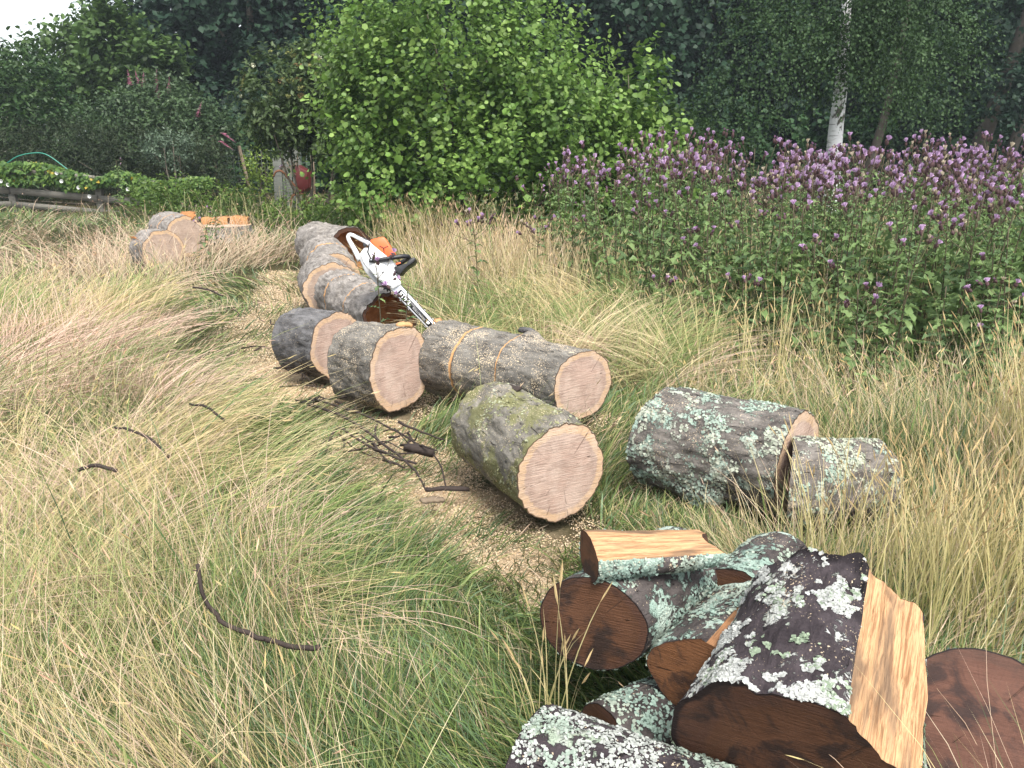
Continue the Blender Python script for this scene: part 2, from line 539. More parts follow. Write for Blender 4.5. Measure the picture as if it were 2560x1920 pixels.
# ------------------------------------------------------------------ logs
CAPS = []      # footprints (x0,y0,x1,y1,r) that keep the grass out of the wood


def cap_rings(ring, cx, attrs_c, n_r=7, seed=0, hole=0.0):
    """disc mesh filling an outline ring (m,3); attribute cap=(cos,sin,rr)"""
    m = len(ring)
    c = ring.mean(0)
    fr = np.linspace(hole, 1, n_r) if hole else np.linspace(0, 1, n_r + 1)[1:]
    a = np.linspace(0, 2 * np.pi, m, endpoint=False)
    V, A, q = [], [], []
    for k, f in enumerate(fr):
        V.append(c + (ring - c) * f)
        A.append(np.c_[np.cos(a), np.sin(a), np.full(m, f)])
    for k in range(len(fr) - 1):
        for j in range(m):
            q.append((k * m + j, k * m + (j + 1) % m, (k + 1) * m + (j + 1) % m, (k + 1) * m + j))
    V, A = np.concatenate(V), np.concatenate(A)
    tri = []
    if not hole:
        V = np.vstack([V, c])
        A = np.vstack([A, [0, 0, 0]])
        tri = [(len(V) - 1, (j + 1) % m, j) for j in range(m)]
    return V, [np.array(q)] + ([np.array(tri)] if tri else []), A


def flakes(parent, V, quads, n, th, scale, cols, size=(0.004, 0.010), seed=3, lift=0.002):
    """crusty lichen lobes standing on a bark mesh, as one scattered mass"""
    r = np.random.default_rng(seed)
    a, b, c, d = (V[quads[:, k]] for k in range(4))
    ar = np.linalg.norm(np.cross(c - a, d - b), axis=1)
    k = r.choice(len(quads), n * 4, p=ar / ar.sum())
    u, v = r.random(n * 4)[:, None], r.random(n * 4)[:, None]
    P = (a[k] * (1 - u) + b[k] * u) * (1 - v) + (d[k] * (1 - u) + c[k] * u) * v
    Nn = unit(np.cross(c - a, d - b))[k]
    msk = 0.65 * fbm(P * scale, seed, 3) + 0.35 * fbm(P * scale * 5, seed + 9, 2)
    ok = msk > th
    P, Nn = P[ok][:n], Nn[ok][:n]
    m = len(P)
    if not m:
        return
    kind = fbm(P * scale * 0.7, seed + 20, 2)
    Nn = unit(Nn + r.normal(0, 0.35, (m, 3)))
    t1 = unit(np.cross(Nn, r.normal(0, 1, (m, 3))))
    t2 = np.cross(Nn, t1)
    s = r.uniform(size[0], size[1], m)[:, None]
    Vs = []
    for j in range(5):
        an = 2 * np.pi * j / 5
        rad = s * r.uniform(0.6, 1.2, (m, 1))
        Vs.append(P + Nn * (lift + 0.25 * rad * r.random((m, 1))) + t1 * np.cos(an) * rad + t2 * np.sin(an) * rad)
    VV = np.stack(Vs, 1).reshape(-1, 3)
    F = np.arange(m * 5).reshape(m, 5)
    c0 = np.where((kind + r.normal(0, 0.06, m) > 0.5)[:, None], np.array(cols[0])[None], np.array(cols[1])[None]) * r.uniform(0.75, 1.15, (m, 1))
    C = np.repeat(np.c_[c0, np.ones(m)], 5, 0)
    o = obj('lichen', mesh(VV, [F], {'col': C}, smooth=False), M['petal'], parent)
    o['kind'] = 'stuff'
    return o


def make_log(name, label, A, B, rA, rB, bark, grain, z0=0.0, zB=None, seed=1, bump=0.017, irr=0.06, skA=0.0, skB=0.0, kerfs=(), nu=72, nv=40,
             hollow=0.0, cat='log', group=None, lich=None, knots=(), grainB=None):
    """log lying from B to A (A the end shown); local +X points to A, origin on the ground below the middle"""
    A, B = np.array(A, float), np.array(B, float)
    zB = z0 if zB is None else zB
    dv = np.array([A[0] - B[0], A[1] - B[1], z0 - zB])
    L = np.linalg.norm(dv)
    X = Vector(dv / L)
    Y = Vector((0, 0, 1)).cross(X).normalized()
    Z = X.cross(Y)
    mid = (A + B) / 2
    mw = Matrix((X, Y, Z)).transposed().to_4x4()
    mw.translation = (mid[0], mid[1], (z0 + zB) / 2)
    root = thing(name, label, cat, group=group, mat=mw)
    CAPS.append((A[0], A[1], B[0], B[1], max(rA, rB) * (0.8 if max(z0, zB) < 0.1 else 0.3)))
    xs = list(np.linspace(-L / 2, L / 2, nv))
    kz = []
    for (kx, wd, dp) in kerfs:
        x0 = (kx - 0.5) * L
        xs = [x for x in xs if abs(x - x0) > wd * 1.2]
        xs += [x0 - wd, x0 - wd * 0.8, x0 + wd * 0.8, x0 + wd]
        kz.append((x0, wd, dp))
    xs = np.array(sorted(xs))
    th = np.linspace(0, 2 * np.pi, nu, endpoint=False)
    XX, TH = np.meshgrid(xs, th, indexing='ij')
    x, a = XX.ravel(), TH.ravel()
    f = x / L + 0.5
    r0 = rB * (1 - f) + rA * f
    cs, sn = np.cos(a), np.sin(a)
    low = fbm(np.c_[cs * 1.3 + seed, sn * 1.3, x * 0.9], seed, 2) - 0.5
    midn = fbm(np.c_[cs * r0 * 11, sn * r0 * 11, x * 5], seed + 4, 3) - 0.5
    fine = fbm(np.c_[cs * r0 * 60, sn * r0 * 60, x * 26], seed + 8, 3) - 0.5
    rr = r0 * (1 + irr * 2 * low) + bump * 2 * midn + bump * 1.3 * fine
    for (kx, ka, kr, kh) in knots:     # swellings: position along, angle, radius, height
        da = (a - ka + np.pi) % (2 * np.pi) - np.pi
        d2 = ((x - (kx - 0.5) * L) ** 2 + (da * r0) ** 2) / kr ** 2
        rr = rr + kh * np.exp(-d2)
    inker = np.zeros(len(x), bool)
    for (x0, wd, dp) in kz:
        k = np.abs(x - x0) < wd * 0.9
        rr = np.where(k, rr - dp, rr)
    kA = sst(f, 0.35, 1.0) * skA + (1 - sst(f, 0.0, 0.65)) * skB
    y = cs * rr
    z = sn * rr + r0
    x2 = x + kA * y
    V = np.c_[x2, y, z]
    n = len(xs)
    i = np.arange(n * nu).reshape(n, nu)
    q = np.stack([i[:-1], np.roll(i[:-1], -1, 1), np.roll(i[1:], -1, 1), i[1:]], -1).reshape(-1, 4)
    mi = np.zeros(len(q), int)
    for (x0, wd, dp) in kz:
        fm = (xs[:-1] + xs[1:]) / 2
        mi[np.repeat(np.abs(fm - x0) < wd, nu)] = 1
    bo = obj('bark', mesh(V, [q], midx=mi), [M[bark], M['kerf']], root)
    for e, (row, gr) in enumerate(((0, grainB or grain), (n - 1, grain))):
        ring = V[row * nu:(row + 1) * nu].copy()
        ring[:, 0] += -0.0015 if e == 0 else 0.0015
        cv, cp, ca = cap_rings(ring, 0, None, hole=hollow if e == 1 else 0.0)
        # slight saw waviness
        cv[:, 0] += (fbm(np.c_[cv[:, 1] * 9, cv[:, 2] * 9], seed + 30 + e, 2) - 0.5) * 0.010 * (ca[:, 2] < 0.97)
        obj('cut_face', mesh(cv, cp, {'cap': ca}), M[gr], root)
        if hollow and e == 1:
            c = ring.mean(0)
            rows = []
            for k, dxx in enumerate(np.linspace(0, -min(L * 0.5, 0.32), 7)):
                h = ring.copy()
                wob = 1 + 0.35 * (fbm(np.c_[np.cos(th) * 2, np.sin(th) * 2, np.full(nu, k * 0.6)], seed + 50, 3) - 0.5)
                h = c + (h - c) * np.minimum(hollow * (1 - 0.01 * k) * wob, 0.90)[:, None] if k else c + (h - c) * hollow
                h[:, 0] += dxx
                rows.append(h)
            HV = np.concatenate(rows + [rows[-1].mean(0)[None]])
            hi = np.arange(7 * nu).reshape(7, nu)
            hq = np.stack([hi[:-1], np.roll(hi[:-1], -1, 1), np.roll(hi[1:], -1, 1), hi[1:]], -1).reshape(-1, 4)
            ht = np.array([(7 * nu, 6 * nu + j, 6 * nu + (j + 1) % nu) for j in range(nu)])
            obj('rotten_hollow', mesh(HV, [hq, ht]), M['rot'], root)
    if lich:
        flakes(root, V, q, *lich, seed=seed)
    return root


make_log('log', 'short mossy grey log with a pale sawn face, alone beside the sawdust strip', (0.215, 3.37), (-0.10, 3.97), 0.222, 0.228, 'bark_moss', 'grain', seed=3,
         irr=0.07, skA=-0.04, knots=((0.25, 1.75, 0.07, 0.045), (0.80, 1.25, 0.12, 0.02)), nu=110, nv=70, lich=(1400, 0.60, 9, ((0.40, 0.42, 0.28), (0.33, 0.33, 0.18)), (0.003, 0.007)))
make_log('log', 'long dusty grey log with two saw kerfs across its bark', (0.42, 4.77), (-0.44, 5.27), 0.208, 0.248, 'bark_dusty', 'grain', seed=5, bump=0.014,
         skA=0.42, skB=0.30, kerfs=((0.26, 0.007, 0.03), (0.55, 0.004, 0.012)), nu=110, nv=80, knots=((0.60, 1.2, 0.06, 0.05),))
make_log('log_round', 'sawn round with a broad pinkish face, leaning on the blackish round', (-0.68, 4.94), (-0.98, 5.17), 0.258, 0.250, 'bark_dusty', 'grain', seed=8, nu=110, nv=50,
         irr=0.08, knots=((0.8, 1.2, 0.05, 0.03), (0.45, 2.6, 0.08, 0.02)))
make_log('log_round', 'blackish barked round with orange rimmed face behind another round', (-1.19, 5.60), (-1.52, 5.84), 0.242, 0.236, 'bark_black', 'grain', seed=12, nu=100, nv=46, irr=0.06)
make_log('hollow_log', 'hollow rotten log section with a chainsaw propped on its rim', (-0.96, 6.50), (-1.58, 7.66), 0.232, 0.238, 'bark_grey', 'grain_old', seed=15, hollow=0.88,
         kerfs=((0.22, 0.010, 0.025), (0.62, 0.006, 0.02)), nu=96, nv=60, bump=0.022, irr=0.08)
make_log('log_round', 'grey round between the hollow log section and the longer grey section', (-1.66, 7.70), (-1.90, 8.46), 0.258, 0.250, 'bark_grey', 'grain_far', seed=18, bump=0.022, skA=0.12, nu=90)
make_log('log_round', 'grey log section with a flaking brown end below the hollow butt', (-1.80, 8.54), (-2.20, 9.85), 0.248, 0.270, 'bark_grey', 'grain_far', seed=21, bump=0.024, kerfs=((0.45, 0.016, 0.03),), nu=90)
make_log('hollow_log', 'thick hollow butt section with its rotten opening turned aside', (-1.93, 10.15), (-2.53, 10.95), 0.30, 0.30, 'bark_grey', 'grain_old', seed=24, bump=0.022, irr=0.10, hollow=0.84)
make_log('log', 'long lichen covered log with an oblique pale sawn face', (1.25, 3.44), (0.73, 3.79), 0.238, 0.240, 'bark_lichen', 'grain', seed=27, nu=130, nv=80, skA=0.10, skB=0.30,
         lich=(5200, 0.53, 8, ((0.40, 0.49, 0.41), (0.50, 0.53, 0.43)), (0.003, 0.009)), knots=((0.45, 4.0, 0.09, 0.05),))
make_log('log', 'short lichen spotted log butted against the longer lichen log in dry grass', (1.595, 3.42), (1.175, 3.30), 0.172, 0.198, 'bark_lichen', 'grain_old', seed=31, nu=110, nv=60, skB=0.7,
         lich=(2600, 0.55, 9, ((0.38, 0.48, 0.40), (0.50, 0.53, 0.42)), (0.003, 0.008)))
make_log('log_round', 'low sawn round half sunk in dry grass near the stump', (-4.36, 10.55), (-4.68, 10.90), 0.262, 0.25, 'bark_grey', 'grain_far', seed=34, bump=0.016)
make_log('log', 'thick log with a saw kerf and loose bark beside the stump', (-4.58, 11.95), (-5.10, 12.62), 0.29, 0.30, 'bark_grey', 'grain_far', seed=37, bump=0.018, kerfs=((0.55, 0.012, 0.02),))


# ---- the stump: two levels left by the felling cut
def make_stump():
    root = thing('tree_stump', 'broad fresh tree stump cut at two levels with orange wood', 'stump', (-4.85, 14.4, 0))
    CAPS.append((-4.85, 14.4, -4.84, 14.4, 0.42))
    nu = 72
    a = np.linspace(0, 2 * np.pi, nu, endpoint=False)
    rad = 0.43 * (1 + 0.16 * (fbm(np.c_[np.cos(a) * 1.6, np.sin(a) * 1.6, a * 0], 3, 2) - 0.5))
    rows = []
    for k, (z, s) in enumerate(((-0.05, 1.22), (0.06, 1.08), (0.14, 1.02), (0.22, 1.0))):
        rows.append(np.c_[np.cos(a) * rad * s, np.sin(a) * rad * s, np.full(nu, z)])
    V = np.concatenate(rows)
    i = np.arange(4 * nu).reshape(4, nu)
    q = np.stack([i[:-1], np.roll(i[:-1], -1, 1), np.roll(i[1:], -1, 1), i[1:]], -1).reshape(-1, 4)
    obj('bark', mesh(V, [q]), M['bark_grey'], root)
    cv, cp, ca = cap_rings(rows[-1] + [0, 0, 0.002], 0, None)
    obj('cut_face', mesh(cv, cp, {'cap': ca}), M['grain_far'], root)
    # the raised back half left of the hinge
    for x0, x1, h, nm in ((-0.41, 0.02, 0.11, 'hinge_wood'), (0.06, 0.36, 0.13, 'hinge_wood')):
        n = 14
        xs = np.linspace(x0, x1, n)
        yb = 0.05 + 0.03 * np.sin(xs * 19)
        yt = np.sqrt(np.maximum(0.40 ** 2 - xs ** 2, 0.002))
        hz = 0.22 + h + rng.normal(0, 0.012, n)
        P = np.concatenate([np.c_[xs, yb, np.full(n, 0.2)], np.c_[xs, yb, hz], np.c_[xs, yt, hz], np.c_[xs, yt, np.full(n, 0.2)]])
        j = np.arange(4 * n).reshape(4, n)
        qq = np.stack([j[:-1, :-1], j[:-1, 1:], j[1:, 1:], j[1:, :-1]], -1).reshape(-1, 4)
        ends = np.array([[j[3, 0], j[2, 0], j[1, 0], j[0, 0]], [j[0, -1], j[1, -1], j[2, -1], j[3, -1]]])
        obj(nm, mesh(P, [qq, ends], smooth=False), M['stump_wood'], root)


make_stump()


# ---- loose bark plates and offcuts
def chip(name, label, loc, rot, sx, sy, sz, m, cat, seed=0, group=None):
    r = np.random.default_rng(seed)
    n = 9
    t = np.linspace(0, 1, n)
    V = []
    for k in range(n):
        wv = (0.55 + 0.45 * math.sin(math.pi * (0.1 + 0.8 * t[k]))) * sy * r.uniform(0.8, 1.1)
        cv = sz * 1.2 * math.sin(math.pi * t[k])
        for (yy, zz) in ((-wv, 0), (-wv * 0.6, sz), (wv * 0.6, sz * r.uniform(0.8, 1.2)), (wv, 0)):
            V.append(((t[k] - 0.5) * sx, yy * 0.5 + r.normal(0, 0.05) * sy, zz + cv * 0.4))
    i = np.arange(n * 4).reshape(n, 4)
    q = np.stack([i[:-1], np.roll(i[:-1], -1, 1), np.roll(i[1:], -1, 1), i[1:]], -1).reshape(-1, 4)
    o = obj(name, mesh(np.array(V), [q, np.array([i[0][::-1], i[-1]])]), M[m])
    o.location = loc
    o.rotation_euler = rot
    return tag(o, label, cat, group)


chip('bark_plate', 'curled dark bark plate lifting off the mossy grey log', (-0.02, 3.83, 0.462), (0.1, -0.1, -0.7), 0.15, 0.07, 0.012, 'twig', 'bark', 1)
chip('bark_plate', 'dark knobbly bark lump on the back edge of the kerfed log', (0.10, 5.08, 0.455), (0.55, 0.1, -0.5), 0.12, 0.05, 0.022, 'bark_black', 'bark', 2)
chip('wood_chip', 'pale wood chip lying on top of the pinkish faced round', (-0.66, 5.02, 0.505), (0.2, 0.1, 0.5), 0.10, 0.06, 0.02, 'kerf', 'wood chip', 3)
chip('wood_chip', 'small blocky offcut under the chainsaw tip', (-0.57, 6.24, 0.145), (1.57, 1.45, 0.3), 0.32, 0.14, 0.08, 'kerf', 'wood chip', 4)
chip('bark_plate', 'brown loose bark sheet on the log beside the stump', (-4.66, 12.25, 0.55), (0.7, 0.0, -0.90), 0.60, 0.20, 0.02, 'rot', 'bark', 5)
chip('bark_plate', 'torn brown bark on the left flank of the low sunken round', (-4.72, 10.72, 0.33), (-0.9, 0.1, -0.85), 0.34, 0.22, 0.03, 'rot', 'bark', 6)


# ------------------------------------------------------------------ split billets of the woodpile
def make_billet(name, label, near, axis, up, L, outline, pith, RR, bark, split, grain, taper=(1, 1), seed=1, bump=0.006, lich=None, rough=0.006, cat='firewood', nx=40, group=None, flare=0.0, ragged=0.0):
    """outline: (u right, v up, kind) with kind of the side that starts there: b bark, s split; extruded along local X from the near end"""
    X = Vector(axis).normalized()
    Z = (Vector(up) - X * Vector(up).dot(X)).normalized()
    Yl = Z.cross(X)                       # points left when looking along X
    mw = Matrix((X, Yl, Z)).transposed().to_4x4()
    mw.translation = near
    root = thing(name, label, cat, group=group, mat=mw)
    pts, kinds = [], []
    O = outline
    for k in range(len(O)):
        p, q = np.array(O[k][:2]), np.array(O[(k + 1) % len(O)][:2])
        n = max(2, int(np.linalg.norm(q - p) / 0.012))
        for j in range(n):
            pts.append(p + (q - p) * j / n)
            kinds.append(O[k][2])
    pts = np.array(pts)
    # round off the bark run
    for _ in range(5):
        sm = (np.roll(pts, 1, 0) + pts * 2 + np.roll(pts, -1, 0)) / 4
        kp = np.array([kinds[i] == 'b' and kinds[i - 1] == 'b' for i in range(len(pts))])
        pts = np.where(kp[:, None], sm, pts)
    kinds = np.array(kinds)
    isb = (kinds == 'b') & (np.roll(kinds, 1) == 'b')
    m = len(pts)
    xs = np.linspace(0, L, nx)
    rows = []
    nrm = unit(np.c_[np.roll(pts, -1, 0)[:, 1] - np.roll(pts, 1, 0)[:, 1], -(np.roll(pts, -1, 0)[:, 0] - np.roll(pts, 1, 0)[:, 0])])
    area = np.sum(pts[:, 0] * np.roll(pts[:, 1], -1) - np.roll(pts[:, 0], -1) * pts[:, 1])
    if area < 0:
        nrm = -nrm
    for x in xs:
        f = x / L
        s = np.array([1 + (taper[0] - 1) * f, 1 + (taper[1] - 1) * f])
        p = pts * s
        q3 = np.c_[p[:, 0] * 9, p[:, 1] * 9, np.full(m, x * 7)]
        nb = (fbm(q3, seed, 3) - 0.5) * 2 * bump + (fbm(q3 * 5, seed + 3, 2) - 0.5) * bump
        ns = (fbm(np.c_[p * 60, np.full(m, x * 5)], seed + 6, 3) - 0.5) * 2.6 * rough + (fbm(np.c_[p * 9, np.full(m, x * 3)], seed + 7, 2) - 0.5) * rough * 2.5
        d = np.where(isb, nb, ns)
        if flare:
            d = d + isb * flare * np.exp(-(f / 0.25) ** 2) * (p[:, 0] < -0.05)
        p = p + nrm * d[:, None]
        xe = np.full(m, x)
        if ragged:
            xe = x + ragged * (fbm(np.c_[p * 22, np.zeros(m)], seed + 11, 3) - 0.5) * (sst(np.full(m, f), 0.6, 1.0) * 2) - 0 * p[:, 0]
        rows.append(np.c_[xe, -p[:, 0], p[:, 1]])
    V = np.concatenate(rows)
    i = np.arange(nx * m).reshape(nx, m)
    q = np.stack([i[:-1], np.roll(i[:-1], -1, 1), np.roll(i[1:], -1, 1), i[1:]], -1).reshape(-1, 4)
    kk = np.tile(kinds, nx - 1)
    for kd, nm, mt in (('b', 'bark', bark), ('s', 'split_face', split)):
        qq = q[kk == kd]
        if not len(qq):
            continue
        us = np.unique(qq)
        mp_ = np.zeros(len(V), int)
        mp_[us] = np.arange(len(us))
        obj(nm, mesh(V[us], [mp_[qq]]), M[mt], root)
        if kd == 'b' and lich:
            flakes(root, V, qq, *lich, seed=seed)
    for e, row in ((0, 0), (1, nx - 1)):
        ring = V[row * m:(row + 1) * m].copy()
        ring[:, 0] += -0.001 if e == 0 else 0.001
        c = ring.mean(0)
        VV, A, n_r = [], [], 8
        for k in range(1, n_r + 1):
            VV.append(c + (ring - c) * k / n_r)
        VV = np.vstack(VV + [c])
        du, dw = -VV[:, 1] - pith[0], VV[:, 2] - pith[1]
        dist = np.hypot(du, dw)
        A = np.c_[du / (dist + 1e-4), dw / (dist + 1e-4), np.minimum(dist / RR, 0.95)]
        edge = np.tile(isb, n_r) & (np.repeat(np.arange(n_r), m) == n_r - 1)
        A[:-1, 2] = np.where(edge, 1.0, A[:-1, 2])
        j = np.arange(n_r * m).reshape(n_r, m)
        cq = np.stack([j[:-1], np.roll(j[:-1], -1, 1), np.roll(j[1:], -1, 1), j[1:]], -1).reshape(-1, 4)
        ct = np.array([(n_r * m, (k + 1) % m, k) for k in range(m)])
        obj('cut_face', mesh(VV, [cq, ct], {'cap': A}), M[grain], root)
    return root


WHITE = ((0.52, 0.53, 0.50), (0.31, 0.38, 0.27))
GREEN = ((0.30, 0.40, 0.34), (0.40, 0.46, 0.38))
PILE = 'firewood heaped at the edge of the grass'
# big split half log with white lichen
make_billet('split_log', 'large split log with white lichen bark and bright golden split side', (0.55, 1.49, 0.395), (0.46, 0.85, 0.22), (-0.12, -0.18, 0.97), 0.49,
            [(-0.15, -0.17, 'b'), (-0.195, -0.10, 'b'), (-0.19, -0.01, 'b'), (-0.125, 0.075, 'b'), (-0.03, 0.125, 'b'), (0.07, 0.138, 'b'), (0.145, 0.12, 's'), (0.20, 0.04, 's'), (0.29, -0.02, 'b'), (0.285, -0.12, 's'), (0.05, -0.20, 's')],
            (0.06, -0.10), 0.24, 'bark_wet', 'split', 'grain_old', taper=(0.84, 0.9), seed=4, bump=0.014, flare=0.03, ragged=0.045, rough=0.009, nx=70,
            lich=(9500, 0.525, 9, WHITE, (0.002, 0.0065)), group=PILE)
# thin slab on top
make_billet('split_log', 'thin split slab with an orange top lying on the round log', (0.205, 2.0, 0.545), (0.95, 0.28, -0.08), (0.03, -0.12, 1), 0.36,
            [(-0.080, 0.030, 's'), (-0.03, 0.048, 's'), (0.015, 0.040, 's'), (0.055, 0.022, 'b'), (0.072, -0.018, 'b'), (0.045, -0.055, 'b'), (-0.01, -0.066, 'b'), (-0.065, -0.030, 'b')], (-0.01, 0.07), 0.15,
            'bark_pile', 'split', 'grain_old', taper=(0.85, 0.7), ragged=0.06, seed=9, lich=(2600, 0.47, 12, GREEN, (0.002, 0.006)), group=PILE, rough=0.008, nx=60)
# dark split wedge below
make_billet('split_log', 'dark split wedge with rust brown end squeezed between round log and large split log', (0.425, 1.83, 0.325), (0.60, 0.80, 0.0), (0, 0, 1), 0.36,
            [(-0.10, -0.03, 'b'), (-0.09, 0.025, 'b'), (-0.02, 0.070, 'b'), (0.06, 0.105, 's'), (0.115, 0.10, 's'), (0.13, 0.0, 's'), (0.05, -0.13, 'b'), (-0.03, -0.115, 'b')], (0.09, 0.0), 0.22,
            'bark_pile', 'split_dark', 'grain_rust', seed=13, rough=0.012, ragged=0.05, lich=(900, 0.52, 12, GREEN, (0.003, 0.007)), group=PILE)
LP = (5200, 0.51, 9, GREEN, (0.002, 0.0065))
make_log('log', 'round log with a dark brown weathered face under the thin slab', (0.215, 1.97), (0.51, 2.28), 0.137, 0.135, 'bark_pile', 'grain_old', z0=0.225, zB=0.22, seed=41, nu=100, nv=60, irr=0.03, bump=0.006, lich=LP, skA=-0.42, cat='firewood', group=PILE)
make_log('log', 'grey lichened log behind the thin slab with bark peeling at its end', (0.63, 2.13), (0.86, 2.42), 0.140, 0.135, 'bark_pile', 'grain_old', z0=0.15, zB=0.13, seed=44, nu=90, nv=50, bump=0.008, lich=(2600, 0.52, 9, GREEN, (0.003, 0.008)), cat='firewood', group=PILE)
make_log('log', 'white lichened log lying on the ground in front of the woodpile', (0.045, 1.66), (0.44, 1.43), 0.160, 0.165, 'bark_wet', 'grain_old', z0=-0.01, seed=47, nu=110, nv=60, bump=0.010, lich=(7000, 0.51, 9, ((0.50, 0.52, 0.48), (0.36, 0.43, 0.36)), (0.002, 0.0065)), cat='firewood', group=PILE)
make_log('log', 'shaded lichened log at the bottom under the round log', (0.24, 1.80), (0.72, 2.10), 0.115, 0.12, 'bark_pile', 'grain_old', z0=-0.01, seed=50, nu=90, nv=50, bump=0.006, lich=(2200, 0.52, 9, GREEN, (0.003, 0.007)), cat='firewood', group=PILE)
make_log('log', 'dark log at the bottom under the large split log', (0.50, 1.38), (0.98, 1.88), 0.14, 0.14, 'bark_wet', 'grain_old', z0=0.0, seed=53, bump=0.006, cat='firewood', group=PILE)


# round standing on edge at the right, its reddish face tipped up
def make_tipped():
    nrm = Vector((-0.22, -0.50, 0.84)).normalized()
    c = Vector((1.10, 1.66, 0.30))
    r, L = 0.178, 0.34
    X = nrm
    Y = Vector((0, 0, 1)).cross(X).normalized()
    Z = X.cross(Y)
    mw = Matrix((X, Y, Z)).transposed().to_4x4()
    mw.translation = c - nrm * L
    root = thing('log_round', 'dark round with its reddish cracked end grain tipped upward', 'firewood', group=PILE, mat=mw)
    CAPS.append((1.10, 1.66, 1.15, 1.8, 0.15))
    nu, nv = 100, 40
    th = np.linspace(0, 2 * np.pi, nu, endpoint=False)
    xs = np.linspace(0, L, nv)
    XX, TH = np.meshgrid(xs, th, indexing='ij')
    x, a = XX.ravel(), TH.ravel()
    q3 = np.c_[np.cos(a) * r * 9, np.sin(a) * r * 9, x * 6]
    rr = r * (1 + 0.10 * (fbm(np.c_[np.cos(a), np.sin(a), x], 3, 2) - 0.5)) + (fbm(q3, 5, 3) - 0.5) * 0.016 + (fbm(q3 * 6, 6, 2) - 0.5) * 0.006
    V = np.c_[x, np.cos(a) * rr, np.sin(a) * rr]
    i = np.arange(nv * nu).reshape(nv, nu)
    q = np.stack([i[:-1], np.roll(i[:-1], -1, 1), np.roll(i[1:], -1, 1), i[1:]], -1).reshape(-1, 4)
    obj('bark', mesh(V, [q]), M['bark_wet'], root)
    for row, e in ((0, -0.001), (nv - 1, 0.001)):
        cv, cp, ca = cap_rings(V[row * nu:(row + 1) * nu] + [e, 0, 0], 0, None)
        obj('cut_face', mesh(cv, cp, {'cap': ca}), M['grain_pink'], root)
    flakes(root, V, q, 1500, 0.54, 9, GREEN, (0.003, 0.007), seed=61)


make_tipped()


# ------------------------------------------------------------------ chainsaw
def extrude(poly, y0, y1):
    P = np.asarray(poly, float)
    n = len(P)
    V = np.concatenate([np.c_[P[:, 0], np.full(n, y0), P[:, 1]], np.c_[P[:, 0], np.full(n, y1), P[:, 1]]])
    i = np.arange(n)
    q = np.stack([i, (i + 1) % n, (i + 1) % n + n, i + n], -1)
    return V, [q, np.array([list(range(n))[::-1], list(range(n, 2 * n))])]


